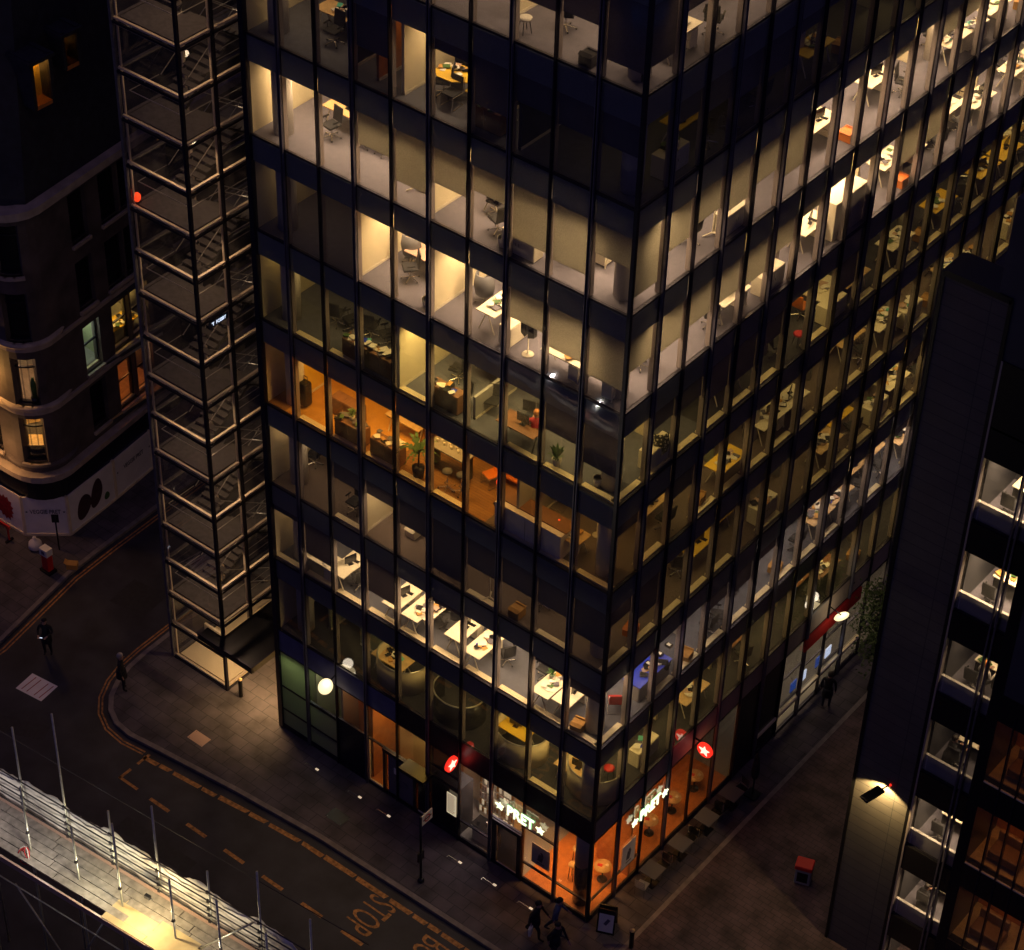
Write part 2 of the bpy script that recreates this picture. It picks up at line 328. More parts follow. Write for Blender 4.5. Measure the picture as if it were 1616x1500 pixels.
# road paint
def paint(name, pts_list, mt, z=ZR + 0.004):
    m = MB()
    for P in pts_list: m.add([(x, y, z) for x, y in P], [tuple(range(len(P)))], mt)
    return tag(m.build(name), kind='structure')
def ribbon(pts, d0, d1):
    A = offset_line(pts, d0); B = offset_line(pts, d1)
    return [[A[i], A[i + 1], B[i + 1], B[i]] for i in range(len(pts) - 1)]
yl = [(-22.35, 60), (-22.15, 1.2), (-22.1, -0.6), (-22.0, -1.6), (-21.75, -2.5), (-21.35, -3.25), (-20.8, -3.8), (-20.1, -4.15), (-19.2, -4.25), (-18.2, -4.12)]
paint('yellow_lines', ribbon(yl, -0.22, -0.29) + ribbon(yl, -0.36, -0.43), 'road_yellow')
yl2 = [(-27.1, -30), (-26.85, -4.1), (-27.75, 0.6), (-27.9, 3), (-28.1, 9)]
paint('yellow_lines', ribbon(yl2, -0.20, -0.27) + ribbon(yl2, -0.36, -0.43), 'road_yellow')
rg = random.Random(4); bl = []
x = -18.05
ky = lambda x: -4.1 + (x + 18) * (0.11 if x < -10 else 0) + (0.88 if x >= -10 else 0) * 1.0 + (0 if x < -10 else (x + 10) * 0.018) if False else (-4.1 + (x + 18) * 0.105 if x < -10.6 else -3.33 + (x + 10.6) * 0.012)
while x < 12:
    L = rg.uniform(0.5, 1.6); a = rg.uniform(-.03, .03)
    bl.append([(x, ky(x) - .38 + a), (x + L, ky(x + L) - .38 + a), (x + L - rg.uniform(0, .1), ky(x + L) - .58 + a), (x + .05, ky(x) - .58)]); x += L + rg.uniform(.02, .12)
paint('yellow_lines', bl, 'road_yellow')
mk = [[(-18.0, -4.35), (-17.88, -4.35), (-17.88, -5.0), (-18.0, -5.0)], [(-18.0, -5.35), (-17.88, -5.35), (-17.88, -5.95), (-18.0, -5.95)], [(-18, -5.85), (-17, -5.85), (-17, -5.97), (-18, -5.97)]]
x = -16.3
while x < 4: mk.append([(x, -5.85), (x + 1.0, -5.85), (x + 1.0, -6.0), (x, -6.0)]); x += 1.95
paint('bus_stop_markings', mk, 'road_yellow')
def road_text(txt, cx, cy, w, h, rot, mt='road_yellow'):
    M = Matrix.Translation((cx, cy, ZR + 0.006)) @ Matrix.Rotation(rot, 4, 'Z') @ Matrix.Diagonal((w, h, 1, 1))
    o = text_obj('road_lettering', txt, 1.0, 0.0, mt, M); tag(o, kind='structure'); return o
road_text('STOP', -6.3, -4.75, 0.72, 1.75, R(-90)); road_text('BUS', -3.6, -4.7, 0.78, 1.75, R(-90))
road_text('SLOW', -23.9, 4.8, 0.7, 1.9, R(180), 'road_white')

for i, (x, y, a, b, r) in enumerate(((-24.6, 1.5, .9, 1.6, .1), (-14.5, -7.4, 1.8, .7, .02), (-8.0, -8.0, 2.4, .9, .0), (-22.8, -6.6, 1.1, .8, .4))):
    m = MB(); m.rbox((x, y, ZR - .02), a * 2, b, .046, 'asphalt_patch', rz=r); tag(m.build('road_patch'), kind='structure')
# ================================================================== the glass office building
OB = empty('office_building', (0, 0, 0), label='tall glass office building on the corner with lit floors, blinds and a sandwich shop below', cat='office building')
NR = 28; TOP = 10
def P(mb, name, par=OB, **k): return mb.build(name, par, **k)
carpets = {1: 'carpet_dark', 2: 'carpet_blue', 3: 'carpet_brown', 4: 'floorboards', 5: 'carpet_blue', 6: 'carpet_grey', 7: 'carpet_grey', 8: 'carpet_blue', 9: 'carpet_grey', 10: 'carpet_dark'}
for L in range(1, TOP + 1):
    m = MB(); z = Z[L]
    m.prism([(-14.9, 0.1), (-0.1, 0.1), (-0.1, 42), (-14.9, 42)], z - 0.32, z - 0.02, 'ceiling'); m.prism([(-14.9, 0.6), (-0.6, 0.6), (-0.6, 42), (-14.9, 42)], z - 0.97, z - 0.32, 'ceiling')
    P(m, 'floor_slab')
    m = MB(); c = carpets[L]
    xa = -5.2 if L == 4 else -0.1
    m.add([(-14.9, 0.1, z), (xa, 0.1, z), (xa, 5, z), (-14.9, 5, z)], [(0, 1, 2, 3)], c)
    if L == 4: m.add([(-11.5, 0.1, z + .004), (-14.1, 0.1, z + .004), (-14.1, 5, z + .004), (-9.5, 5, z + .004), (-9.5, .1, z + .004)], [(0, 4, 3, 2, 1)], 'carpet_orange'); m.add([(xa, .1, z), (-.1, .1, z), (-.1, 5, z), (xa, 5, z)], [(0, 1, 2, 3)], 'carpet_brown')
    m.add([(-5, 5, z), (-0.1, 5, z), (-0.1, 42, z), (-5, 42, z)], [(0, 1, 2, 3)], 'carpet_brown' if L in (3, 4) else ('carpet_dark' if L in (1, 5, 8) else c))
    P(m, 'carpet')
m = MB(); m.box(-15, 5, Z[1], -5, 42, Z[TOP] + 3, 'grey_wall'); m.box(-15, 5.01, 0, -5, 42, Z[1], 'dark_wall'); P(m, 'core')
m = MB(); m.box(-15.0, 0.1, 0.0, -14.93, 42, Z[TOP] + 3.4, 'white_wall'); P(m, 'end_wall')
m = MB(); m.box(-15.05, -0.05, Z[TOP] + 3.0, 0.05, 42, Z[TOP] + 3.6, 'dark_frame'); P(m, 'roof')

# blinds: covered share of the clear glass; left face counted from its left end, right face from the corner
BL = {9: [.3, .3, .3, .3, .2, .0, .1, .5, .45, .8], 8: [.0, .0, .0, .55, .0, .15, .62, .35, .4, .4], 7: [0, 0, 0, .45, .72, .5, .35, .74, .78, .42],
      6: [0, 0, 0, 0, 0, 0, 0, .45, .6, .72], 5: [0, 0, 0, 0, 0, 0, 0, 0, .42, .62], 4: [0] * 10, 3: [.0, .0, .3, .25, .45, .9, .5, .45, .45, .62],
      2: [.12, .6, 0, .62, 0, .1, 0, 0, .08, .2], 1: [0] * 10}
BR = {9: [.75, .35, .2, .1, .3, 0, 0, 0, .2, .4, .2, 0], 8: [0, .3, .4, .5, .5, .2, .1, .2, .1, 0, 0, .3, .5, 0, 0, .2],
      7: [.85, .55, .45, .6, .5, .7, .0, .0, .0, .15, .0, .35, .3, .0, .0, .0, .0, .2, .0, .3], 6: [.5, .55, .5, .5, .55, .4, .15, .0, .0, .0, .55, .5, .0, .0, .0, .0, .0, .0, .0, .1, .3],
      5: [0, .3, .35, .55, .6, .4, 0, 0, .55, .0, .0, .0, .0, .2, 0, 0, 0, 0, 0, .1], 4: [.2, .1, .35, 0, 0, 0, 0, .1, .0, .15, 0, 0, 0, 0, .2, 0, 0, 0],
      3: [.3, .6, 0, 0, .1, .0, 0, .2, 0, 0, 0, 0, .3, 0, 0, 0], 2: [0, .1, 0, 0, .3, .4, .2, 0, 0, .2, 0, 0, .2, 0], 1: [0] * 14}
def win_geo(face, L, k):
    """frame, pane and blind meshes of one bay in world coordinates; k from the left end (left face) or from the corner (right face)"""
    z0 = Z[L]; z1 = Z[L] + 3.619; zc = z0 + 2.62
    if face == 'L':
        a = -15 + BAY * k; b = a + BAY
        bx = lambda mb, u0, u1, d0, d1, p, q, m: mb.box(u0, d0, p, u1, d1, q, m)
    else:
        a = BAY * k; b = a + BAY
        bx = lambda mb, u0, u1, d0, d1, p, q, m: mb.box(-d0, u0, p, -d1, u1, q, m)
    fr = MB()
    bx(fr, a + .03, b - .03, -.035, .05, z0 - .045, z0 + .03, 'dark_frame')
    sp_ = MB(); bx(sp_, a + .03, b - .03, .03, .036, zc, z1 - .05, 'spandrel')
    pn = MB(); bx(pn, a + .03, b - .03, .0, .012, z0 + .032, z1 - .047, 'glass')
    f = (BL if face == 'L' else BR).get(L, [0]); f = f[k] if k < len(f) else (0.0 if (k * 7 + L * 5) % 4 else .4)
    bd = None
    if f > 0.04:
        bd = MB(); dk = 'blind_dark' if L in (2, 3, 5, 9, 4) or (L == 8) else 'blind'
        zb = zc - 2.55 * f
        bx(bd, a + .07, b - .07, .125, .13, zb, zc, dk); bx(bd, a + .07, b - .07, .115, .14, zb - .03, zb, dk)
    return fr, pn, bd, sp_
def win_part(face, L, k):
    fr, pn, bd, sp_ = win_geo(face, L, k)
    w = fr.build('window', OB); pn.build('pane', w); sp_.build('spandrel_panel', w)
    if bd: bd.build('blind', w)
for L in range(1, 10):
    for k in range(10): win_part('L', L, k)
for L in range(1, 10): win_part('R', L, 0)
WF, WP, WB = MB(), MB(), MB()
def merge(A, B):
    if not B: return
    o = len(A.v); A.v += B.v
    for f, mi in zip(B.f, B.m): A.f.append([i + o for i in f]); A.m.append(A.mi(B.mats[mi])); A.sm.append(False)
for L in range(1, TOP + 1):
    for face, ks in (('L', range(10) if L == TOP else []), ('R', range(0 if L == TOP else 1, NR))):
        for k in ks:
            a, b, c, d = win_geo(face, L, k); merge(WF, a); merge(WF, d); merge(WP, b); merge(WB, c)
wf = WF.build('window', OB); wf['kind'] = 'stuff'
x = WP.build('pane', wf); x['kind'] = 'stuff'
x = WB.build('blind', wf); x['kind'] = 'stuff'
# mullions: a thin fin and, at every other bay line, a wider double one; inside a pale frame
for face, n in (('L', 10), ('R', NR)):
    for k in range(1, n + (1 if face == 'R' else 0)):
        heavy = k % 2 == 1; w = .045 if heavy else .028; m = MB()
        zb = 0.0; zt = Z[TOP] + 3.4
        u = -BAY * k if face == 'L' else BAY * k
        def bx(u0, u1, d0, d1, mt, z0=zb, z1=zt):
            if face == 'L': m.box(u0, d0, z0, u1, d1, z1, mt)
            else: m.box(-d0, u0, z0, -d1, u1, z1, mt)
        bx(u - w, u + w, -.04, .02, 'dark_frame')
        if heavy:
            bx(u - .06, u - .03, -.12, -.04, 'fin'); bx(u + .03, u + .06, -.12, -.04, 'fin')
        else: bx(u - .02, u + .02, -.10, -.04, 'dark_frame')
        for L in range(1, TOP + 1): bx(u - .05, u + .05, .021, .19, 'inner_frame', Z[L] + .01, Z[L] + 2.64)
        P(m, 'mullion')
m = MB(); m.box(-.06, -.06, 0, .06, .06, Z[TOP] + 3.4, 'dark_frame'); m.box(-.14, .05, Z[1], -.055, .14, Z[TOP] + 2.6, 'inner_frame'); P(m, 'corner_post')
m = MB(); m.box(-15.1, -.1, 0, -14.9, .1, Z[TOP] + 3.4, 'dark_frame'); P(m, 'corner_post')
# sills that catch the light
for L in (1, 2, 3, 4, 5):
    m = MB()
    for k in range(10):
        if (L == 5 and k in (0, 3, 5, 6)) or (L == 3 and k not in (2, 6, 8)) or (L == 1 and k != 8) : continue
        if L == 4 and k in (0, 6): continue
        a = -15 + BAY * k; m.box(a + .06, .09, Z[L] + .0, a + BAY - .06, .30, Z[L] + .07, 'ledge')
    if m.v: P(m, 'sill')
    m = MB()
    for k in range(NR):
        if L == 1 or (k * 5 + L * 3) % 11 < 2: continue
        a = BAY * k; m.box(-.09, a + .06, Z[L], -.30, a + BAY - .06, Z[L] + .07, 'ledge')
    if m.v: P(m, 'sill')
# round columns just behind the glass
for L in range(1, TOP + 1):
    for cx, cy in ((-.78, .78), (-14.2, .75)):
        m = MB(); m.lathe((cx, cy, Z[L]), [(.33, 0), (.33, 2.65)], 'column_white', 20); P(m, 'column')
for L in range(1, TOP + 1):
    for k in (6, 12, 18, 24):
        m = MB(); m.lathe((-1.1, BAY * k + .4, Z[L]), [(.26, 0), (.26, 2.65)], 'column_white', 16); P(m, 'column')

# partitions, perpendicular to a face or parallel to it: (level, x0, y0, x1, y1, height, material)
PART = [
 (9, -9.6, .35, -9.6, 5, 2.6, 'grey_wall'), (9, -5.3, .9, -5.3, 5, 2.6, 'white_wall'),
 (8, -11.0, .5, -11.0, 5, 2.6, 'dark_wall'), (8, -9.95, .5, -9.95, 5, 2.6, 'wood_orange'), (8, -8.85, .38, -8.85, 5, 2.6, 'white_wall'), (8, -5.9, .9, -5.9, 5, 2.6, 'dark_wall'), (8, -4.4, .3, -4.4, 5, 2.6, 'dark_wall'),
 (7, -7.68, .4, -7.68, 5, 2.6, 'white_wall'), (7, -4.66, .26, -4.66, 1.34, 2.6, 'white_wall'),
 (6, -10.6, .22, -10.6, 5, 2.6, 'white_wall'), (6, -7.62, .2, -7.62, 5, 2.6, 'white_wall'),
 (5, -8.9, .12, -8.9, 5, 2.6, 'white_wall'), (5, -6.05, .5, -6.05, 2.6, .9, 'grey_wall'),
 (4, -14.14, .9, -14.14, 5, 2.6, 'yellow_top'), (4, -4.1, .4, -4.1, 5, 2.6, 'grey_wall'),
 (3, -10.58, .25, -10.58, 5, 2.6, 'white_wall'),
 (1, -13.4, 1.2, -13.4, 5, 2.6, 'green_tint'), (1, -12.0, 1.4, -10.6, 1.4, 2.6, 'green_tint'),
]
for L, x0, y0, x1, y1, h, mt in PART:
    m = MB(); d = Vector((x1 - x0, y1 - y0)).normalized(); n = Vector((-d.y, d.x)) * .05
    m.prism([(x0 + n.x, y0 + n.y), (x0 - n.x, y0 - n.y), (x1 - n.x, y1 - n.y), (x1 + n.x, y1 + n.y)], Z[L] + .005, Z[L] + h, mt)
    m.prism([(x0 + n.x * 1.3, y0 + n.y * 1.3), (x0 - n.x * 1.3, y0 - n.y * 1.3), (x1 - n.x * 1.3, y1 - n.y * 1.3), (x1 + n.x * 1.3, y1 + n.y * 1.3)], Z[L] + .003, Z[L] + .1, 'white_lam')
    P(m, 'partition')
PARR = [(7, 9.2, 'white_wall'), (7, 17.6, 'white_wall'), (7, 25.0, 'white_wall'), (6, 9.1, 'white_wall'), (6, 14.8, 'white_wall'), (6, 22.6, 'white_wall'), (5, 8.7, 'grey_wall'), (5, 3.4, 'cream_wall'), (5, 15.9, 'green_tint'),
        (4, 7.4, 'green_tint'), (4, 13.4, 'grey_wall'), (3, 7.8, 'grey_wall'), (3, 12.1, 'grey_wall'), (2, 6.3, 'grey_wall'), (2, 10.4, 'white_wall'), (1, 5.4, 'cream_wall'), (1, 8.8, 'cream_wall'), (1, 13.2, 'cream_wall'), (8, 7.6, 'dark_wall'), (8, 14.0, 'grey_wall'), (9, 6.2, 'white_wall')]
for L, y, mt in PARR:
    m = MB(); m.box(-1.25, y - .05, Z[L] + .004, -5, y + .05, Z[L] + 2.62, mt); P(m, 'partition')

# ceiling lamps: brightness per bay
WARM = (1.0, .655, .33); YEL = (1.0, .66, .20); NEU = (1.0, .72, .46); ORG = (1.0, .50, .10)
LL = {9: (WARM, [.05, .05, .1, .2, .25, .3, .3, .3, .28, .2]), 8: (WARM, [.12, .12, .16, .1, .38, .4, .08, .005, .005, .0]),
      7: (WARM, [.8, .8, .75, .8, .8, .95, .9, .75, .75, .7]), 6: (WARM, [.04, .02, .03, 1, 1, 1.1, 1, .85, .75, .7]),
      5: (YEL, [.08, .08, .14, .2, .5, .45, .42, .36, .24, .14]), 4: (ORG, [.02, .34, .5, .3, .42, .24, .28, .15, .12, .08]),
      3: (WARM, [.16, .13, .08, .4, .08, .03, .07, .09, .08, .08]), 2: (WARM, [.12, .12, .5, .4, .62, .6, .62, .66, .62, .4]),
      1: (YEL, [.0, .02, .08, .16, .12, .12, .14, .14, .2, .22])}
LR = {9: (WARM, [.1, .16, .25, .25, .3, .3, .3, .3] + [.3] * 4), 8: (YEL, [.03, .01, .01, .01, .01, .02, .02, .03, .06, .12, .2, .25, .3, .3, .3]),
      7: (WARM, [.35, .45, .5, .5, .45, .6, .95, 1, 1, 1, 1, 1, 1, 1, 1, 1, 1, 1, 1, 1, 1, 1]), 6: (WARM, [.5, .55, .6, .6, .6, .7, .95, 1.1, 1.1, 1, 1, .9, .9, .9, .9, .9, .9, .9, .9, .9, .9, .9]),
      5: (YEL, [.04, .12, .14, .05, .06, .08, .2, .2, .08, .06, .06, .1, .14, .08, .06, .14, .14, .16, .14, .14]), 4: (YEL, [.07, .03, .08, .14, .16, .08, .05, .07, .1, .1, .12, .14, .12, .12, .12, .12, .12, .12]),
      3: (YEL, [.02, .02, .09, .1, .06, .04, .08, .07, .08, .08, .09, .1, .24, .24, .14, .14]), 2: (NEU, [.2, .28, .22, .2, .2, .2, .22, .25, .2, .2, .22, .25, .4, .4, .3, .2]),
      1: (YEL, [.22, .18, .16, .14, .14, .16, .2, .22, .16, .16, .2, .2, .16, .14, .14])}
PW = 102.0
for L, (c, v) in LL.items():
    k = 0
    while k < 10:
        j = k
        while j + 1 < 10 and v[j + 1] == v[k]: j += 1
        n = j - k + 1
        if v[k] > .004: area(-15 + BAY * (k + n / 2), 1.6 if L > 5 else .95, Z[L] + 2.6, BAY * n - .4, .5, PW * v[k] * n, c)
        k = j + 1
for L, (c, v) in LR.items():
    k = 0
    while k < len(v):
        j = k
        while j + 1 < len(v) and v[j + 1] == v[k] and j - k < 5: j += 1
        n = j - k + 1
        if k == 0 and n == 1: area(-1.9, .95, Z[L] + 2.6, .5, .6, PW * v[k] * .5, c)
        else: area(-1.35 if L > 5 else -.95, BAY * (k + n / 2), Z[L] + 2.6, .5, BAY * n - .4, PW * v[k] * n, c)
        k = j + 1
# ================================================================== shop level of the office building
def lwin(k, z0, z1, g='glass', trans=(), name='shop_window'):
    a = -15 + BAY * k; m = MB(); m.box(a + .03, -.03, z0, a + BAY - .03, .05, z0 + .05, 'dark_frame'); m.box(a + .03, -.03, z1 - .05, a + BAY - .03, .05, z1, 'dark_frame')
    for t in trans: m.box(a + .03, -.03, t - .03, a + BAY - .03, .05, t + .03, 'dark_frame')
    w = P(m, name); p = MB(); p.box(a + .04, 0, z0 + .05, a + BAY - .04, .012, z1 - .05, g); p.build('pane', w); return w
def rwin(k, z0, z1, g='glass', trans=(), name='shop_window'):
    a = BAY * k; m = MB(); m.box(.03, a + .03, z0, -.05, a + BAY - .03, z0 + .05, 'dark_frame'); m.box(.03, a + .03, z1 - .05, -.05, a + BAY - .03, z1, 'dark_frame')
    for t in trans: m.box(.03, a + .03, t - .03, -.05, a + BAY - .03, t + .03, 'dark_frame')
    w = P(m, name); p = MB(); p.box(0, a + .04, z0 + .05, -.012, a + BAY - .04, z1 - .05, g); p.build('pane', w); return w
FB = 4.22
m = MB(); m.box(-14.97, -.02, FB, -12.03, .06, Z[1] - .05, 'louvre')
for i in range(26): m.rbox((-12.0, -.035, FB + .05 + i * .04), 5.9, .03, .012, 'fin', rx=.5)
m.box(-12.0, -.02, FB, -9.03, .06, Z[1] - .05, 'louvre'); P(m, 'louvre_panel')
m = MB(); m.box(-8.97, -.02, FB, -.07, .06, Z[1] - .05, 'dark_frame'); P(m, 'fascia')
m = MB()
for k in range(NR): m.box(.02, BAY * k + .04, FB + .03, -.06, BAY * k + 1.46, Z[1] - .06, 'spandrel_pale')
P(m, 'fascia')
m = MB(); m.box(-15, -.05, -.05, -.03, .06, .14, 'dark_frame'); m.box(.05, -.05, -.05, -.06, 42, .14, 'dark_frame'); P(m, 'plinth')
m = MB(); m.add([(-14.9, .08, .02), (-10.6, .08, .02), (-10.6, 5, .02), (-14.9, 5, .02)], [(0, 1, 2, 3)], 'grey_wall')
m.add([(-10.6, .08, .02), (-7.5, .08, .02), (-7.5, 5, .02), (-10.6, 5, .02)], [(0, 1, 2, 3)], 'wood_orange')
m.add([(-7.5, .08, .02), (-3.05, .08, .02), (-3.05, 5, .02), (-7.5, 5, .02)], [(0, 1, 2, 3)], 'grey_wall')
m.add([(-3.05, .08, .02), (-.08, .08, .02), (-.08, 5, .02), (-3.05, 5, .02)], [(0, 1, 2, 3)], 'wood_orange')
m.add([(-5, 5, .02), (-.08, 5, .02), (-.08, 9, .02), (-5, 9, .02)], [(0, 1, 2, 3)], 'wood_orange'); m.add([(-5, 9, .02), (-.08, 9, .02), (-.08, 42, .02), (-5, 42, .02)], [(0, 1, 2, 3)], 'grey_wall'); P(m, 'shop_floor')
m = MB()
for x, mt in ((-13.35, 'green_tint'), (-12.0, 'grey_wall'), (-10.5, 'wood_orange'), (-7.5, 'wood_orange')): m.box(x - .04, .25, .03, x + .04, 5, FB, mt)
m.box(-12.0, 1.1, .03, -10.55, 1.2, FB, 'wood_orange'); m.box(-10.4, 1.7, .03, -9.3, 1.8, FB, 'white_wall'); m.box(-9.2, 1.1, .03, -7.55, 1.2, FB, 'cream_wall')
m.box(-14.9, 1.0, .03, -13.4, 1.1, FB, 'green_tint'); P(m, 'partition')
lwin(0, .15, FB, 'frosted', (1.06, 2.3)); lwin(1, .15, 2.3, 'frosted', (1.07,)); lwin(1, 2.35, FB, 'glass')
m = MB(); m.box(-11.97, -.02, .14, -10.53, .05, 2.45, 'dark_frame'); P(m, 'panel'); lwin(2, 2.45, FB)
lwin(3, 2.42, FB); lwin(4, 2.42, FB)
m = MB(); m.box(-10.47, -.02, .14, -10.42, .05, 2.42, 'ledge'); m.box(-10.47, -.02, .14, -9.72, .05, .2, 'ledge'); sw = P(m, 'shop_window'); p = MB(); p.box(-10.42, 0, .2, -9.72, .012, 2.42, 'glass'); p.build('pane', sw)
d = MB(); d.box(-9.7, -.08, .03, -9.58, .06, 2.42, 'dark_frame'); d.box(-8.2, -.08, .03, -8.06, .06, 2.42, 'dark_frame'); d.box(-9.7, -.1, 2.3, -8.06, .06, 2.46, 'dark_frame'); d.box(-9.58, -.02, .05, -8.2, .03, .14, 'ledge')
dd = P(d, 'door'); p = MB(); p.box(-9.5, 0, .16, -8.25, .03, 2.28, 'poster_grey'); p.box(-9.2, -.02, 1.35, -9.0, 0, 1.65, 'poster'); p.box(-9.2, -.02, .98, -8.55, 0, 1.16, 'fin'); p.build('door_leaf', dd)
h = MB(); h.tube((-9.42, -.08, .9), (-9.42, -.08, 1.4), .015, 'chrome'); h.build('handle', dd)
m = MB(); m.box(-8.0, -.02, .14, -7.55, .05, 2.42, 'black_gloss'); m.box(-8.0, -.03, .14, -7.55, .06, .22, 'ledge'); P(m, 'panel')
m = MB(); m.box(-8.5, -.55, 2.44, -7.3, .05, 2.62, 'metal_dark'); P(m, 'door_canopy')
lwin(5, .14, FB, 'glass_dark', (2.6, 3.2)); lwin(6, .14, FB, 'glass', (1.1,))
lwin(7, 2.42, FB, 'glass'); lwin(8, .14, FB, 'glass', (1.02, 2.95)); lwin(9, .14, FB, 'glass', (1.02,))
d = MB(); d.box(-4.4, -.08, .03, -4.22, .06, 2.42, 'dark_frame'); d.box(-3.24, -.08, .03, -3.06, .06, 2.42, 'dark_frame'); d.box(-4.4, -.1, 2.26, -3.06, .06, 2.44, 'dark_frame'); dd = P(d, 'door')
p = MB(); p.box(-4.2, 0, .1, -3.26, .02, 2.25, 'glass_dark')
for i in range(14): p.box(-4.1, .03, .25 + i * .075, -3.34, .04, .28 + i * .075, 'grey_wall')
p.box(-4.2, -.03, .08, -3.26, .03, .16, 'ledge'); p.build('door_leaf', dd); h = MB(); h.tube((-4.12, -.09, .9), (-4.12, -.09, 1.6), .02, 'wood_pale'); h.build('handle', dd)
m = MB(); m.lathe((-.75, .6, .03), [(.3, 0), (.3, 2.1)], 'black_gloss', 20); m.lathe((-.75, .6, 2.1), [(.3, 0), (.3, 2.2)], 'column_white', 20); P(m, 'column')
m = MB(); m.box(-7.4, 1.9, .03, -4.6, 2.0, FB, 'white_wall'); m.box(-1.55, 2.6, .03, -.1, 2.7, FB, 'wood_orange'); m.box(-7.45, .1, .03, -6.1, .9, 2.5, 'dark_wall'); P(m, 'partition')
for k in range(NR):
    if k in (6, 7): continue
    if k < 6: rwin(k, .14, FB, 'glass', (1.02,) if k < 2 else ())
    else: rwin(k, .14 if k > 9 else .9, FB, 'glass', (2.5,) if k % 2 else (1.4, 2.9))
m = MB(); m.box(.02, 9.03, .14, -.05, 11.97, FB, 'black_gloss'); P(m, 'panel')
m = MB()
for k in range(7, 20): m.box(-.02, BAY * k + .06, .95 if k < 12 else 1.2, .08, BAY * k + 1.44, 1.1 if k < 12 else 1.35, 'ledge')
P(m, 'sill')
m = MB(); m.box(.03, 13.4, 3.55, .12, 17.4, 4.2, 'red_fabric'); P(m, 'sign_band')
# shop signs
SG = empty('illuminated_sign', (-3.1, -.12, 3.4), label='glowing shop sign reading PRET between two stars over the door', cat='shop sign')
FR = Matrix.Rotation(R(90), 4, 'X')
text_obj('lettering', 'PRET', .72, .03, 'sign_glow', FR, SG, bold=.004, xs=.78); text_obj('halo', 'PRET', .75, .01, 'sign_green', Matrix.Translation((.0, .03, -.01)) @ FR, SG, bold=.022, xs=.78)
def star(par, c, r, mt, face='y', t=.03, name='star'):
    m = MB(); pts = star_pts(r); n = len(pts); vs = []
    for d in (-t, t):
        for a, b in pts: vs.append((a, d, b) if face == 'y' else (d, a, b))
    if face == 'y': fs = [tuple(range(n)), tuple(range(2 * n - 1, n - 1, -1))] + [(i, i + n, (i + 1) % n + n, (i + 1) % n) for i in range(n)]
    else: fs = [tuple(range(n - 1, -1, -1)), tuple(range(n, 2 * n))] + [(i, (i + 1) % n, (i + 1) % n + n, i + n) for i in range(n)]
    m.add(vs, fs, mt); return m.build(name, par, c)
star(SG, (-.95, 0, -.03), .2, 'sign_glow'); star(SG, (.9, 0, .0), .2, 'sign_glow')
SG = empty('illuminated_sign', (.12, 3.36, 3.33), R(90), label='glowing shop sign reading PRET with stars on the street side', cat='shop sign')
text_obj('lettering', 'PRET', .72, .03, 'sign_glow', FR, SG, bold=.004, xs=.78); text_obj('halo', 'PRET', .75, .01, 'sign_green', Matrix.Translation((.0, .03, -.01)) @ FR, SG, bold=.022, xs=.78)
star(SG, (-.92, 0, -.03), .2, 'sign_glow'); star(SG, (.9, 0, .0), .2, 'sign_glow')
for (x, y, z), fc, lb in (((-6.05, -.45, 4.45), 'x', 'red star sign projecting over the pavement left of the shop door'), ((.5, 6.1, 4.35), 'y', 'red star sign projecting over the paved side street')):
    sg = empty('projecting_sign', (x, y, z), label=lb, cat='projecting sign')
    m = MB(); rs = .32
    if fc == 'x': vs = [(-.05 * s, rs * math.cos(2 * math.pi * i / 24), rs * math.sin(2 * math.pi * i / 24)) for s in (1, -1) for i in range(24)]
    else: vs = [(rs * math.cos(2 * math.pi * i / 24), -.05 * s, rs * math.sin(2 * math.pi * i / 24)) for s in (1, -1) for i in range(24)]
    m.add(vs, [tuple(range(24)), tuple(range(47, 23, -1))] + [(i, 24 + i, 24 + (i + 1) % 24, (i + 1) % 24) for i in range(24)], 'sign_red'); m.build('disc', sg)
    star(sg, (0, 0, 0), .24, 'sign_star', 'x' if fc == 'x' else 'y', .08)
    m = MB(); m.box(-.02, .3, .28, .02, .5, .34, 'metal_dark') if fc == 'x' else m.box(-.55, -.02, .28, -.2, .02, .34, 'metal_dark'); m.build('bracket', sg)
    point(x + (.0 if fc == 'x' else .1), y - .1, z - .5, 3.5, (1, .05, .03), .15)
for (x, y, z), dx, dy, lb in (((-12.0, -.62, 4.62), 0, 1, 'round white disc lamp on the louvred wall near the stair tower'), ((.65, 14.95, 4.7), -1, 0, 'bright round disc lamp above the red band on the side street')):
    lp = empty('disc_lamp', (x, y, z), label=lb, cat='wall lamp'); m = MB()
    m.lathe((0, 0, 0), [(.05, -.05), (.28, -.045), (.31, 0), (.26, .05), (.05, .06)], 'lamp_warm', 28); b = m.build('diffuser', lp)
    b.rotation_euler = (R(38) if dy else 0, R(-32) if dx else 0, 0)
    m = MB(); m.tube((0, 0, .05), (dx * .6, dy * .6, .2), .025, 'metal_dark'); m.build('bracket', lp)
    point(x - dx * .1, y - dy * .1, z - .28, 6, (1, .84, .62), .2); point(x, y, z + .25, 5, (1, .84, .62), .2)
# posters behind the shop glass
def figure_poster(name, loc, rz, w, h, lb):
    e = empty(name, loc, rz, label=lb, cat='poster'); m = MB(); m.box(-w / 2, -.01, -h / 2, w / 2, .01, h / 2, 'poster'); m.build('sheet', e)
    m = MB(); m.rbox((0, -.016, -.08), w * .26, .008, h * .34, 'poster_grey', ry=.2); m.rbox((.06, -.016, .16), w * .12, .008, h * .16, 'poster_grey', ry=-.3); m.rbox((.02, -.016, -.34 * h), w * .4, .008, h * .04, 'poster_grey'); m.build('print', e)
figure_poster('poster', (-2.27, .10, 1.72), 0, .82, 1.05, 'grey framed poster with dark figure hanging in the orange shop window')
figure_poster('poster', (.04, 2.3, 1.7), R(90), .8, 1.25, 'pale poster on the side street window of the shop')
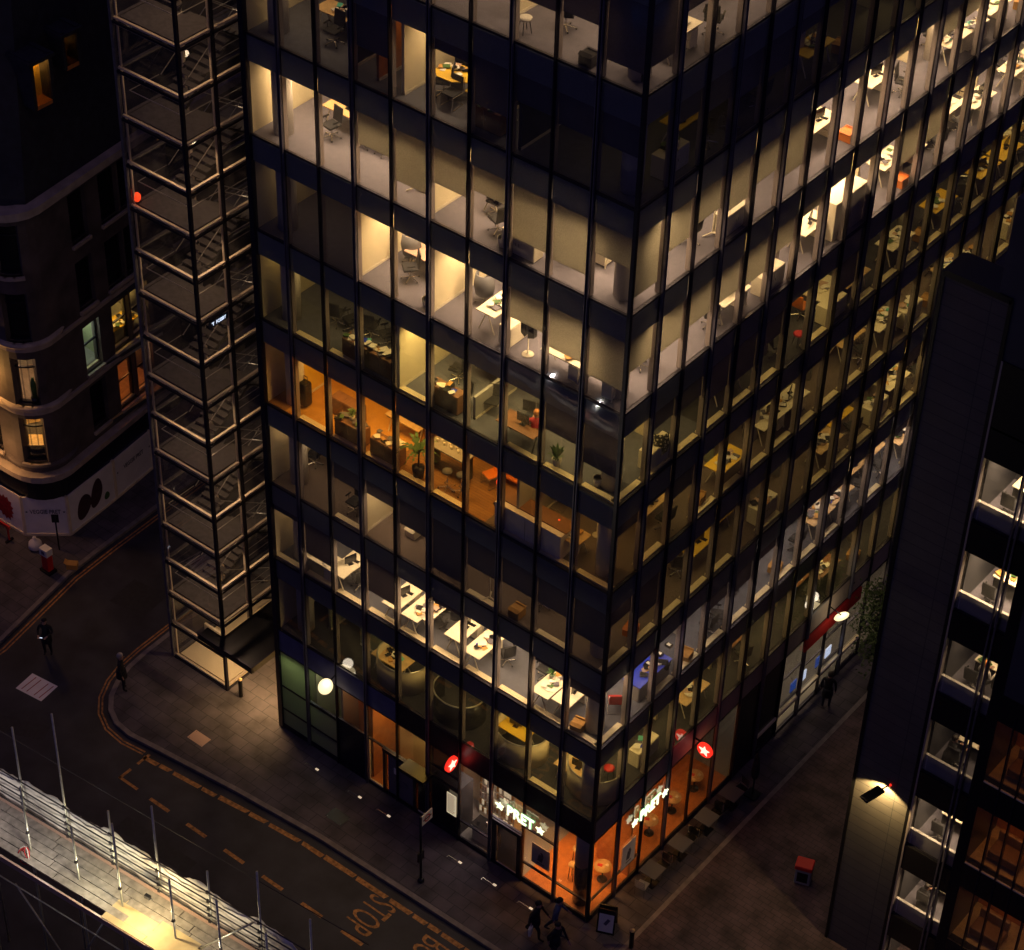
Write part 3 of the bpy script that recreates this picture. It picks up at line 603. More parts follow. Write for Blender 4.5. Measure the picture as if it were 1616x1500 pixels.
# inside the shop
t = empty('display_fridge', (-5.3, 1.45, .02), label='bright chiller cabinet full of food along the back of the shop', cat='fridge')
m = MB(); m.box(-.95, 0, 0, .75, .42, 2.3, 'white_lam'); m.build('body', t); m = MB(); m.box(-.95, -.08, 2.3, .75, .5, 2.7, 'wood_orange'); m.build('canopy', t)
m = MB()
for j in range(5):
    for i in range(14): m.box(-.9 + i * .115, -.03, .25 + j * .4, -.82 + i * .115, 0, .5 + j * .4, rg.choice(['paper', 'card_box', 'pink_lam', 'menu_glow', 'white_lam']))
m.build('food_packs', t)
t = empty('serving_counter', (-5.2, .45, .02), label='low counter with coffee pots behind the shop window glass', cat='counter')
m = MB(); m.box(-.45, -.12, 0, .55, .35, .8, 'white_lam'); m.build('body', t, bevel=.02); m = MB(); m.box(-.5, -.15, .8, .6, .4, .85, 'black_gloss'); m.build('worktop', t)
for i, (a, b) in enumerate(((-.25, 0), (.02, .15), (.3, .0))):
    m = MB(); m.lathe((a, b, .85), [(.05, 0), (.07, .06), (.05, .15), (.03, .17)], 'chrome' if i else 'black_gloss', 12); tag(m.build('coffee_pot', None, (-5.2, .45, .02)), ['black', 'middle steel', 'end steel'][i] + ' coffee pot standing on the shop counter', 'coffee pot', 'coffee pots on the counter')
t = empty('menu_board', (-6.33, -.02, 1.75), label='backlit menu board with printed lines in the dark shop window', cat='menu board'); m = MB(); m.box(-.22, -.06, -.55, .22, -.04, .55, 'menu_glow'); m.build('panel', t)
m = MB()
for i in range(11): m.box(-.19, -.068, .45 - i * .09, .12 + .06 * (i % 2), -.062, .48 - i * .09, 'poster_grey')
m.build('lines', t)
for px_, py_, n in ((-1.6, 1.2, 'left'), (-1.95, 1.9, 'rear')):
    t = empty('cafe_stool', (px_, py_, .02), label=n + ' tall wooden stool in the orange lit corner of the shop', cat='stool', group='stools in the shop corner'); m = MB(); m.lathe((0, 0, .78), [(.17, 0), (.17, .04)], 'wood_pale', 14); m.build('seat', t)
    for a in range(4):
        m = MB(); m.tube((.15 * math.cos(a * 1.57 + .78), .15 * math.sin(a * 1.57 + .78), 0), (.1 * math.cos(a * 1.57 + .78), .1 * math.sin(a * 1.57 + .78), .78), .015, 'metal_dark', 6); m.build('leg', t)
for i in range(5):
    t = empty('cafe_table', (-.75, 1.9 + i * 1.45, .02), label='orange lit round cafe table inside, number %d from the corner behind the street window' % (i + 1), cat='table', group='cafe tables inside the shop')
    m = MB(); m.lathe((0, 0, .72), [(.33, 0), (.33, .03)], 'wood_pale', 18); m.build('top', t); m = MB(); m.tube((0, 0, .02), (0, 0, .72), .03, 'metal_dark'); m.lathe((0, 0, 0), [(.2, 0), (.18, .03)], 'metal_dark', 14); m.build('pedestal', t)
    m = MB(); m.rbox((.12, .1, .77), .1, .1, .05, 'paper'); m.rbox((-.1, -.05, .76), .18, .12, .02, 'red_plastic', .4); tag(m.build('food_tray', None, (-.75, 1.9 + i * 1.45, .02)), 'small tray of cups left on cafe table %d from the corner' % (i + 1), 'tray', 'trays on the cafe tables')
t = empty('cafe_counter', (-2.6, 6.6, .02), label='long service counter with trays at the back of the orange cafe', cat='counter'); m = MB(); m.box(-.3, -1.6, 0, .3, 1.6, .95, 'wood_brown'); m.build('body', t); m = MB(); m.box(-.35, -1.65, .95, .35, 1.65, 1.0, 'white_lam'); m.build('worktop', t)
t = empty('wall_shelf', (-3.0, 2.35, 1.2), label='shelf of packed food on the wall behind the corner shop window', cat='shelf')
for j in range(3):
    m = MB(); m.box(-.7, -.02, j * .45, .7, .22, j * .45 + .03, 'wood_pale'); m.build('board', t); m = MB()
    for i in range(9): m.box(-.66 + i * .15, .0, j * .45 + .03, -.55 + i * .15, .15, j * .45 + .25 + .05 * (i % 3), rg.choice(['paper', 'card_box', 'white_lam', 'red_plastic', 'plant_leaf']))
    m.build('packs', t)
# light at shop level
area(-14.2, .6, FB - .1, 1.0, .6, 14, (.9, 1.0, .55)); area(-12.75, .55, FB - .1, .9, .6, 12, (1, .85, .5)); area(-11.3, .7, FB - .1, 1, .5, 9, (1, .45, .12)); area(-9.6, .9, FB - .1, 1.2, .6, 24, (1, .62, .2)); area(-8.2, .7, FB - .1, 1.0, .6, 22, (1, .55, .08))
area(-5.3, 1.0, FB - .1, 1.6, .8, 60, (1, .74, .55)); area(-3.7, 1.0, FB - .1, .9, .8, 14, (1, .55, .35)); area(-2.2, 1.3, FB - .1, 1.2, .9, 62, (1, .42, .08), spread=100); area(-.85, 1.6, FB - .1, .7, .9, 34, (1, .42, .08), spread=95)
for y in (1.5, 3.5, 5.5, 7.4): area(-1.1, y, FB - .1, .9, 1.0, 20 if y < 6 else 10, (1, .42, .08), spread=90)
for y in (13.8, 16.0, 18.5, 22): area(-.9, y, FB - .1, .7, 1.4, 26, (1, .72, .4))
for i, y in enumerate((13.6, 14.3, 15.4, 16.1)):
    t = empty('display_screen', (-.25, y, 1.1), label='small blue white screen in the far street window, %s' % ['nearest', 'second', 'third', 'farthest'][i], cat='screen', group='screens in the far window'); m = MB(); m.box(-.04, -.2, 0, 0, .2, .5, 'screen_white' if i % 2 else 'screen_blue'); m.build('screen', t); m = MB(); m.box(-.1, -.05, -.2, -.05, .05, .1, 'metal_dark'); m.build('bracket', t)
# recessed lights and slots along the foot of the wall
for i, x in enumerate((-12.4, -10.2, -8.75, -5.25, -3.6, -1.9)):
    t = empty('pavement_uplight', (x, -.85, .004), label='small glowing light set in the paving, number %d from the left' % (i + 1), cat='ground light', group='lights set in the paving by the wall')
    m = MB(); m.box(-.07, -.04, 0, .07, .04, .02, 'uplight'); m.build('lens', t); m = MB(); m.box(-.55, -.02, 0, -.09, .0, .012, 'chrome'); m.box(-.55, -.12, 0, -.53, 0, .012, 'chrome'); m.build('drain_edge', t)

# ================================================================== glazed stair tower
ST = empty('stair_tower', (-18, 0, 0), label='slim glass stair tower with steel landings standing beside the office building', cat='stair tower')
SL = [0.15, 1.96, 3.6, 5.35, 7.2, 9.02, 10.85, 12.63, 14.42, 16.26, 18.12, 19.9, 21.72, 23.47, 25.28, 27.1, 28.95, 30.75, 32.6, 34.4, 36.2]
def sp(name, m): return m.build(name, ST)
X0, X1, Y1, TT = -3.0, 0.0, 6.0, 36.3
for x, y, mt, w in ((X1, 0, 'dark_frame', .06), (X0, 0, 'landing', .06), (X1, 1.55, 'dark_frame', .05), (X1, 3.05, 'dark_frame', .05), (X1, 4.55, 'dark_frame', .05), (X1, 6, 'dark_frame', .06), (X0, 6, 'beam_grey', .06), (X0, 3, 'beam_grey', .05)):
    m = MB(); m.box(x - w, y - w, 0, x + w, y + w, TT, mt); sp('post', m)
m = MB(); m.box(X0 + .08, .1, .1, X0 + .14, .16, TT, 'beam_grey'); m.box(X1 - .14, 1.47, .1, X1 - .05, 1.63, TT, 'beam_grey'); m.box(X1 - .14, 2.97, .1, X1 - .05, 3.13, TT, 'beam_grey'); sp('post', m)
for i, z in enumerate(SL):
    m = MB()
    m.box(X0 - .05, -.05, z - .2, X1 + .05, .02, z - .11, 'dark_frame'); m.box(X1 - .02, .02, z - .2, X1 + .05, Y1, z - .11, 'dark_frame'); m.box(X0 - .05, .02, z - .2, X0 + .02, Y1, z - .11, 'dark_frame')
    m.box(X0 + .02, .021, z - .07, X1 - .02, .12, z, 'beam_grey'); m.box(X1 - .12, .12, z - .07, X1 - .021, Y1, z, 'beam_grey'); m.box(X0 + .021, .15, z - .07, X0 + .15, Y1, z, 'landing'); m.box(X0 + .2, Y1 - .2, z - .09, X1 - .2, Y1, z, 'beam_grey')
    m.box(X0 + .03, .03, z - .28, X1 - .03, .06, z - .22, 'beam_grey'); m.box(X1 - .06, .06, z - .28, X1 - .03, Y1, z - .22, 'beam_grey')
    sp('ring_beam', m)
    if i == 0: continue
    m = MB()
    if i % 2 == 0 : m.box(X0 + .2, .2, z - .12, X1 - .2, 1.65, z - .01, 'landing')      # half landing by the street
    else: m.box(X0 + .2, 4.2, z - .12, X1 - .2, 5.8, z - .01, 'landing')
    sp('landing', m)
    m = MB()
    if i < len(SL) - 1:
        z2 = SL[i + 1]; n = 10
        ya, yb = (1.65, 4.2) if i % 2 == 0 else (4.2, 1.65)
        xa, xb = ((X0 + .3, X0 + 1.35) if i % 2 == 0 else (X1 - 1.35, X1 - .3))
        for s in range(n):
            t = (s + .5) / n; m.box(xa, ya + (yb - ya) * t - .13, z + (z2 - z) * (s + 1) / n - .06, xb, ya + (yb - ya) * t + .13, z + (z2 - z) * (s + 1) / n - .02, 'tread')
        for xx in (xa, xb): m.tube((xx, ya, z - .05), (xx, yb, z2 - .05), .05, 'metal_dark', 6)
        sp('stair_flight', m); m = MB()
        for xx in (xa, xb): m.tube((xx, ya, z + .9), (xx, yb, z2 + .9), .02, 'rail', 6)
    if i % 2 == 0:
        m.tube((X0 + .25, .26, z + .9), (X1 - .26, .26, z + .9), .017, 'rail', 6); m.tube((X1 - .26, .26, z + .9), (X1 - .26, 1.6, z + .9), .017, 'rail', 6); m.tube((X0 + .26, .26, z + .9), (X0 + .26, 1.6, z + .9), .017, 'rail', 6)
    m.tube((X1 - .12, 1.65, z + .9), (X1 - .12, 5.9, z + .9), .014, 'rail', 6); m.tube((X1 - .12, 1.65, z + .55), (X1 - .12, 5.9, z + .55), .014, 'rail', 6)
    sp('handrail', m)
for i in range(len(SL) - 1):
    a, b = SL[i] + .0, SL[i + 1] - .2
    for q in (((X0 + .06, 0), (X1 - .07, 0)), ((X1, .07), (X1, 1.5)), ((X1, 1.6), (X1, 3.0)), ((X1, 3.1), (X1, 4.5)), ((X1, 4.6), (X1, 5.94))):
        (xa, ya), (xb, yb) = q; m = MB(); m.add([(xa, ya, a), (xb, yb, a), (xb, yb, b), (xa, ya, b)], [(0, 1, 2, 3)], 'glass_stair')
        if len([c for c in bpy.data.objects if c.name.startswith('glass_panel')]) < 100: sp('glass_panel', m)
m = MB(); m.add([(X0, .06, 0), (X0, 5.94, 0), (X0, 5.94, TT), (X0, .06, TT)], [(0, 1, 2, 3)], 'glass_stair'); m.add([(X0, Y1, 0), (X1, Y1, 0), (X1, Y1, TT), (X0, Y1, TT)], [(0, 1, 2, 3)], 'glass_stair'); sp('glass_wall', m)
m = MB(); m.box(X0 + .2, .2, .02, X1 - .2, 5.8, .1, 'ledge'); m.box(X0 + .4, 1.4, .1, X1 - .9, 1.5, 1.0, 'beam_grey'); sp('lobby_floor', m)
for i in range(0, len(SL) - 1):
    if i == 0: point(-19.5, 1.0, 1.6, 9, (1, .8, .45), .1)
    elif i % 2 == 1: spot((-19.0, 1.2, SL[i] + 1.5), (0, 0, -1), 165 if i not in (9, 15) else 95, (1, .64, .34), 120, .5, .12); point(-19.4, 4.6, SL[i] + 1.5, 9, (1, .75, .45), .12)
t = empty('blue_sign', (-17.93, .95, 17.75), R(90), label='small lit blue sign with white letters in the stair tower glass', cat='sign')
m = MB(); m.box(-.55, 0, -.13, .4, .03, .13, 'jeans'); m.build('board', t)
text_obj('lettering', "'T  FOBBY", .2, .005, 'screen_white', Matrix.Translation((-.07, -.012, 0)) @ FR, t, xs=.8)
# entrance canopy and lobby wall between tower and building
CN = empty('entrance_canopy', (-17, 0, 0), label='flat dark entrance canopy between the stair tower and the office block', cat='canopy')
m = MB(); m.prism([(-1.75, -.55), (1.1, -.6), (1.1, 5.0), (-.9, 5.0), (-.9, -.1), (-1.75, -.1)], 2.85, 3.05, 'metal_dark'); m.build('roof_plate', CN)
m = MB(); m.prism([(-1.8, -.62), (1.16, -.67), (1.16, -.58), (-1.8, -.53)], 2.8, 3.1, 'dark_frame'); m.prism([(1.1, -.6), (1.17, -.6), (1.17, 5), (1.1, 5)], 2.8, 3.1, 'dark_frame'); m.build('edge_trim', CN)
m = MB(); m.tube((.9, 1.6, 0), (.9, 1.6, 2.85), .06, 'metal_dark'); m.build('post', CN)
LB = empty('lobby_screen', (-16.45, 2.6, 0), label='warm lit glazed lobby screen below the entrance canopy', cat='lobby wall')
m = MB(); m.box(-1.35, 0, 0, 1.35, .1, 2.8, 'cream_wall'); m.build('wall', LB); m = MB()
for x in (-1.35, -.6, .1, .8, 1.3): m.box(x - .03, -.04, 0, x + .03, 0, 2.8, 'dark_frame')
m.box(-1.35, -.03, .0, 1.35, 0, .1, 'ledge'); m.build('frame', LB)
area(-16.5, 1.6, 2.78, 1.8, 1.4, 75, (1, .62, .24), spread=170); area(-16.2, .35, 2.78, 1.6, .4, 60, (1, .60, .24), spread=110)

# ================================================================== old stone building on the left
SB = empty('stone_building', (-31, 2.6, 0), label='old stone corner building with rounded corner, tall windows and dark slate roof', cat='stone building')
O_ = Vector((-31, 2.6))
arcp = [(-31 + 1.35 * math.cos(R(a)), 2.6 + 1.35 * math.sin(R(a))) for a in range(-90, 1, 15)]
path = [(-52, .95)] + [(-33.2, 1.2)] + arcp + [(-30.45, 9.2), (-31.6, 40)]
path[2] = (-31.0, 1.25)
def seg(mb, A, B, u0, u1, d0, d1, z0, z1, mt):
    A = Vector(A) - O_; B = Vector(B) - O_; t = (B - A).normalized(); n = Vector((t.y, -t.x))   # n points outwards
    p = [A + t * u0 + n * d0, A + t * u1 + n * d0, A + t * u1 + n * d1, A + t * u0 + n * d1]
    mb.add([(*q, z0) for q in p] + [(*q, z1) for q in p], [(0, 3, 2, 1), (4, 5, 6, 7), (0, 1, 5, 4), (1, 2, 6, 5), (2, 3, 7, 6), (3, 0, 4, 7)], mt)
def slen(A, B): return (Vector(B) - Vector(A)).length
SILLS = [4.1, 7.15, 10.35, 13.55]; WH = 2.35; EAVE = 16.4
m = MB(); fr = MB()
LITW = {}
def wall_run(A, B, openings, zb=3.5, zt=EAVE):
    """openings: (u0,u1) repeated on every storey"""
    L = slen(A, B); us = [0.0] + [v for o in openings for v in o] + [L]
    for i in range(0, len(us), 2):
        if us[i + 1] - us[i] > .01: seg(m, A, B, us[i], us[i + 1], -.45, 0, zb, zt, 'stone')
    for (u0, u1) in openings:
        zz = zb
        for s in SILLS:
            seg(m, A, B, u0, u1, -.45, 0, zz, s, 'stone'); zz = s + WH
            seg(m, A, B, u0 - .05, u1 + .05, -.1, .12, s - .14, s, 'stone_light')
        seg(m, A, B, u0, u1, -.45, 0, zz, zt, 'stone')
runs = [(path[0], path[1], [(4 + i * 2.6, 5.3 + i * 2.6) for i in range(5)]), (path[1], path[2], [(.5, 1.4)]), (path[8], path[9], [(1.95, 2.95), (3.75, 4.85), (4.95, 6.05)]), (path[9], path[10], [(1.2 + i * 2.3, 2.5 + i * 2.3) for i in range(9)])]
for A, B, ops in runs: wall_run(A, B, ops)
for i in range(2, 8):
    A, B = path[i], path[i + 1]; L = slen(A, B)
    if i in (3, 4, 5): wall_run(A, B, [(.001, L - .001)])
    else: seg(m, A, B, 0, L, -.45, 0, 3.5, EAVE, 'stone')
m.build('wall', SB)
def band(mb, z0, z1, d, mt, din=.3):
    loc = [(a - O_.x, b - O_.y) for a, b in path]; strip(mb, offset_line(loc, -d), offset_line(loc, din), z0, z1, mt)
m = MB()
for (z0, z1, d, mt) in ((3.35, 3.62, .38, 'stone_light'), (3.2, 3.35, .25, 'stone_light'), (6.72, 6.92, .12, 'stone_light'), (9.92, 10.1, .1, 'stone_light'), (EAVE - .1, EAVE + .25, .35, 'stone_light')): band(m, z0, z1, d, mt)
m.build('cornice', SB)
m = MB(); band(m, 2.15, 3.2, .06, 'black_board', .4); m.build('fascia', SB)
# sash windows: frame, and a pane behind; lit rooms behind some of them
def sash(A, B, u0, u1, s, lit):
    w = MB(); seg(w, A, B, u0, u0 + .05, -.3, -.22, s, s + WH, 'dark_frame'); seg(w, A, B, u1 - .05, u1, -.3, -.22, s, s + WH, 'dark_frame')
    seg(w, A, B, u0, u1, -.3, -.22, s + WH * .52, s + WH * .52 + .07, 'dark_frame'); seg(w, A, B, u0, u1, -.31, -.2, s, s + .07, 'ledge' if lit else 'dark_frame')
    wn_ = w.build('window', SB); p = MB(); seg(p, A, B, u0 + .05, u1 - .05, -.262, -.26, s + .07, s + WH, 'glass' if lit else 'black_gloss'); p.build('pane', wn_)
for A, B, ops in runs:
    for (u0, u1) in ops:
        for s in SILLS:
            c = Vector(A) + (Vector(B) - Vector(A)).normalized() * (u0 + u1) / 2; lit = (s == 7.15 and 4 < c.y < 8.9) or (s == 4.1 and 6 < c.y < 8.9)
            if A[1] < 9 and B[1] < 20 and A[0] > -34: sash(A, B, u0, u1, s, lit)
far = MB()
for A, B, ops in runs:
    for (u0, u1) in ops:
        for s in SILLS:
            if not (A[1] < 9 and B[1] < 20 and A[0] > -34): seg(far, A, B, u0, u1, -.3, -.26, s, s + WH, 'black_gloss')
x = far.build('window', SB); x['kind'] = 'stuff'
for s in SILLS:
    w = MB()
    for i in (3, 4, 5):
        A, B = path[i], path[i + 1]; L = slen(A, B)
        seg(w, A, B, 0, L, -.3, -.22, s + WH * .75, s + WH * .75 + .07, 'dark_frame'); seg(w, A, B, 0, L, -.31, -.2, s, s + .08, 'dark_frame')
        if i == 3: seg(w, A, B, 0, .05, -.3, -.22, s, s + WH, 'dark_frame')
        if i == 5: seg(w, A, B, L - .05, L, -.3, -.22, s, s + WH, 'dark_frame')
    wn_ = w.build('window', SB); p = MB()
    for i in (3, 4, 5): seg(p, path[i], path[i + 1], 0, slen(path[i], path[i + 1]), -.262, -.26, s + .07, s + WH, 'glass' if s < 8 else 'black_gloss')
    p.build('pane', wn_)
# balcony ledges below the corner windows, floors and back walls of the rooms
for s in (4.1, 7.15, 10.35): m = MB(); m.lathe((0, 0, s - .32), [(1.35, 0), (1.52, .12), (1.56, .22), (1.5, .3)], 'stone_light' if s > 5 else 'stone', 28); m.build('window_ledge', SB)
m = MB()
for s in SILLS[:2]:
    m.box(-2.6, -.9, s - .12, 1.0, 6.3, s - .05, 'wood_pale' if s < 5 else 'grey_wall'); m.box(-2.6, -.9, s - .3, 1.0, 6.3, s - .14, 'dark_wall')
    m.box(-2.7, -.9, s - .05, -2.6, 6.3, s + 2.8, 'cream_wall'); m.box(-2.6, 1.2, s - .05, .7, 1.3, s + 2.8, 'cream_wall')
m.box(-2.6, 3.2, 7.1, .8, 3.3, 9.9, 'green_tint'); m.box(-2.8, -.95, 9.75, .9, 6.4, 9.9, 'dark_wall'); m.box(-2.8, -.95, 6.6, .9, 6.4, 6.72, 'ceiling'); m.build('room', SB)
point(-31.2, 2.4, 6.1, 130, (1, .55, .16), .12); point(-31.3, 2.2, 9.2, 110, (1, .58, .26), .12); point(-31.0, 5.0, 9.2, 60, (.85, 1, .7), .1); point(-30.9, 7.4, 9.4, 170, (1, .6, .14), .1); point(-31.0, 7.6, 6.2, 50, (1, .3, .05), .1)
# roof
m = MB(); inn = [(-52, 3.2), (-33.0, 3.4), (-31.9, 3.6), (-31.4, 4.4), (-31.6, 9.2), (-32.8, 40)]
outp = [(-52, .95), (-33.2, 1.2), (-31, 1.25), (-29.75, 2.4), (-30.45, 9.2), (-31.6, 40)]
vs = [(a - O_.x, b - O_.y, EAVE + .2) for a, b in outp] + [(a - O_.x, b - O_.y, 26) for a, b in inn]
m.add(vs, [(i, i + 1, i + 7, i + 6) for i in range(5)] + [tuple(range(6, 12)) + (), ], 'slate'); m.add([(-52 - O_.x, 30, 26), (-32.8 - O_.x, 40 - O_.y, 26), (-52 - O_.x, 3.2 - O_.y, 26)], [(0, 1, 2)], 'slate'); m.build('roof', SB)
for (y, z, w, h, lit) in ((3.95, 20.5, .75, 1.7, 1), (5.7, 21.3, .6, 1.2, 2)):
    dm = MB(); xx = 1.25 if lit == 1 else 1.0; dm.box(xx - 1.2, y - 2.6 - w / 2 - .15, z - .2, xx, y - 2.6 - w / 2, z + h + .2, 'slate'); dm.box(xx - 1.2, y - 2.6 + w / 2, z - .2, xx, y - 2.6 + w / 2 + .15, z + h + .2, 'slate'); dm.box(xx - 1.2, y - 2.6 - w / 2 - .25, z + h, xx + .1, y - 2.6 + w / 2 + .25, z + h + .15, 'slate')
    dm.box(xx - 1.2, y - 2.6 - w / 2, z - .25, xx - .02, y - 2.6 + w / 2, z - .1, 'wood_orange'); dm.box(xx - .62, y - 2.6 - w / 2, z - .1, xx - .58, y - 2.6 + w / 2, z + h, 'yellow_top'); dm.box(xx - .5, y - 2.6 - w / 2, z - .1, xx - .3, y - 2.6 - w / 2 + .22, z + .5, 'grey_wall'); d_ = dm.build('dormer', SB)
    p = MB(); p.box(xx - .06, y - 2.6 - w / 2, z - .1, xx - .05, y - 2.6 + w / 2, z + h, 'glass' if lit == 1 else 'glass_dark'); p.build('pane', d_); point(-31 + xx - .3, y, z + h - .2, 16 if lit == 1 else 7, (1, .46, .08), .06)
# hoarding round the shop front
HP = [(-50, .85), (-34.6, .95), (-32.8, 1.0), (-30.95, 1.05), (-29.5, 2.3), (-29.75, 5.2), (-30.05, 7.7)]
H = empty('shop_hoarding', (-31, 2.6, 0), label='printed pale hoarding panels round the closed corner shop', cat='hoarding')
hz = [(-.02, 2.15)]
for i in range(len(HP) - 1):
    m = MB(); L = slen(HP[i], HP[i + 1]); seg(m, HP[i], HP[i + 1], .06, L - .06, -.06, 0, .12, 2.12, 'hoarding'); pn = m.build('panel', H)
    f = MB(); seg(f, HP[i], HP[i + 1], 0, .07, -.08, .04, 0, 2.16, 'beam_grey'); seg(f, HP[i], HP[i + 1], L - .07, L, -.08, .04, 0, 2.16, 'beam_grey'); seg(f, HP[i], HP[i + 1], .07, L - .07, -.07, .05, 0, .12, 'beam_grey'); f.build('frame', H)
def on_panel(i, u, z, mt_fn, out=.012):
    A = Vector(HP[i]); B = Vector(HP[i + 1]); t = (B - A).normalized(); p = A + t * u - O_; return Matrix.Translation((p.x + t.y * out, p.y - t.x * out, z)) @ Matrix.Rotation(math.atan2(t.y, t.x), 4, 'Z') @ FR
text_obj('lettering', 'VEGGIE PRET', .31, .004, 'poster_grey', on_panel(3, .96, 1.32, None), H, bold=.004, xs=.72)
text_obj('lettering', 'VEGGIE PRET', .3, .004, 'poster_grey', on_panel(5, 1.3, 1.35, None), H, bold=.004, xs=.75)
for i, u, s in ((3, .17, 0), (3, 1.75, 0), (5, .22, 0), (5, 2.38, 0)):
    m = MB(); m.add([(a, b, 0) for a, b in star_pts(.07)], [tuple(range(10))], 'poster_grey'); o = m.build('star', H); o.matrix_local = on_panel(i, u, 1.32, None)
def blob(i, u, z, rx, rz_, mt, seed, n=28, jag=.0, rot=0.0):
    r_ = random.Random(seed); m = MB(); pts = []
    for k in range(n):
        a = 2 * math.pi * k / n; q = 1 + (jag * (1 if k % 2 else -1)) + .05 * math.sin(3 * a + seed); x_, y_ = rx * q * math.cos(a), rz_ * q * math.sin(a); pts.append((x_ * math.cos(rot) - y_ * math.sin(rot), x_ * math.sin(rot) + y_ * math.cos(rot), 0))
    m.add(pts, [tuple(range(n))], mt); o = m.build('print', H); o.matrix_local = on_panel(i, u, z, None, .008 + .003 * (seed % 4)); return o
mat('aubergine', (0.06, 0.02, 0.025), .6, noise=.4, scale=4); mat('berry', (0.3, 0.01, 0.02), .6, noise=.5, scale=6)
blob(4, .95, .95, .42, .62, 'aubergine', 1, rot=-.3); blob(4, 1.75, 1.15, .35, .72, 'aubergine', 2, rot=-.25); blob(4, 2.35, .6, .16, .2, 'plant_leaf', 3)
blob(2, .75, 1.05, .5, .62, 'berry', 5, jag=.12); blob(1, 1.5, 1.2, .3, .4, 'berry', 6, jag=.1)
# street things by the hoarding
def signpost(name, loc, h, lb):
    t = empty(name, loc, label=lb, cat='signpost'); m = MB(); m.tube((0, 0, 0), (0, 0, h), .035, 'metal_dark'); m.build('pole', t); return t
t = signpost('signpost', (-29.2, 1.35, 0), 1.9, 'dark signpost with small plate before the Veggie Pret hoarding'); m = MB(); m.rbox((0, 0, 1.75), .3, .04, .42, 'metal_dark', .7); m.build('plate', t)
t = empty('rubbish_bag', (-30.0, .75, 0), label='tied pale rubbish bag slumped by the hoarding corner', cat='rubbish bag'); m = MB(); m.lathe((0, 0, 0), [(.18, 0), (.3, .12), (.27, .36), (.1, .52), (.04, .56), (.09, .64)], 'poster', 12); m.build('sack', t)
t = empty('roadwork_stand', (-28.55, .15, 0), label='red plastic stand with white notice on the corner pavement', cat='sign stand'); m = MB(); m.box(-.2, -.15, .12, .2, .15, .95, 'red_plastic'); m.build('body', t, bevel=.04); m = MB(); m.box(-.22, -.17, .95, .22, .17, 1.3, 'paper'); m.box(-.1, -.18, 1.03, .1, -.172, 1.2, 'poster_grey'); m.build('notice', t); m = MB(); m.box(-.3, -.22, 0, .3, .22, .12, 'black_gloss'); m.build('base', t)
t = empty('cardboard_box', (-27.95, .95, 0), .6, label='small orange brown cardboard box lying by the kerb', cat='cardboard box'); m = MB(); m.box(-.22, -.16, 0, .22, .16, .26, 'card_box'); m.build('box', t); m = MB(); m.rbox((-.26, 0, .3), .16, .3, .012, 'card_box', ry=.6); m.build('flap', t)
t = empty('barrier', (-31.6, .35, 0), label='low red and dark street barrier at the left edge by the hoarding', cat='barrier'); m = MB(); m.box(-1.2, -.04, .75, .55, .04, .9, 'red_plastic'); m.build('rail', t)
for a in (-1.0, .4):
    m = MB(); m.box(a - .05, -.2, 0, a + .05, .2, .08, 'black_gloss'); m.box(a - .03, -.03, .08, a + .03, .03, .75, 'red_plastic'); m.build('foot', t)
t = empty('wall_lantern', (-31.75, .75, 9.0), label='orange wall lantern glowing on the stone building at the left edge', cat='wall lamp'); m = MB(); m.lathe((0, 0, 0), [(.04, 0), (.12, .06), (.14, .26), (.03, .34)], 'lamp_warm', 12); m.build('glass', t); m = MB(); m.tube((0, 0, .3), (0, .5, .4), .02, 'metal_dark'); m.build('bracket', t)
point(-32.0, .5, 8.3, 130, (1, .5, .12), .1); point(-31.6, .2, 4.6, 75, (1, .5, .16), .1)

# ================================================================== dark tower on the right
DT = empty('dark_tower', (7, 5, 0), label='dark tower on the right with blank stone pier and lit office windows', cat='tower block')
def dp(name, m): return m.build(name, DT)
m = MB(); m.box(.02, 0, -.1, 2.2, 1.1, 29.2, 'pier_cladding'); dp('pier', m)
m = MB(); m.box(-.02, -.04, -.1, .1, 1.14, 29.25, 'metal_dark'); m.box(2.12, -.04, -.1, 2.24, 0, 29.25, 'metal_dark'); m.box(.1, -.04, 29.1, 2.2, 1.14, 29.3, 'metal_dark'); dp('pier_trim', m)
TW = [1.96 + 3.625 * i for i in range(7)]
m = MB(); m.box(1.75, .02, 27.2, 14, 14, 32.4, 'dark_wall'); m.box(2.24, 2.6, -.1, 14, 14, 27.2, 'dark_wall'); m.box(2.24, .4, -.1, 2.3, 2.6, 27.2, 'dark_wall'); dp('block', m)
for i, t_ in enumerate(TW): m = MB(); m.box(2.24, -.03, t_, 4.55, .25, t_ + 1.17, 'black_gloss'); m.box(2.3, .25, t_ - 2.62, 4.6, 2.6, t_ - 2.5, 'carpet_grey'); m.box(2.3, .25, t_ + .05, 4.6, 2.6, t_ + .2, 'ceiling'); dp('floor_band', m)
m = MB(); m.box(2.24, -.03, TW[-1] + 1.1, 4.55, .25, 27.2, 'black_gloss'); dp('floor_band', m)
for x in (3.58, 3.74): m = MB(); m.box(x, -.08, -.1, x + .06, .1, 27.2, 'fin'); dp('mullion', m)
m = MB(); m.box(4.3, -.1, -.1, 4.6, .2, 27.2, 'dark_frame'); m.box(2.24, -.05, -.1, 2.3, .15, 27.2, 'inner_frame'); dp('mullion', m)
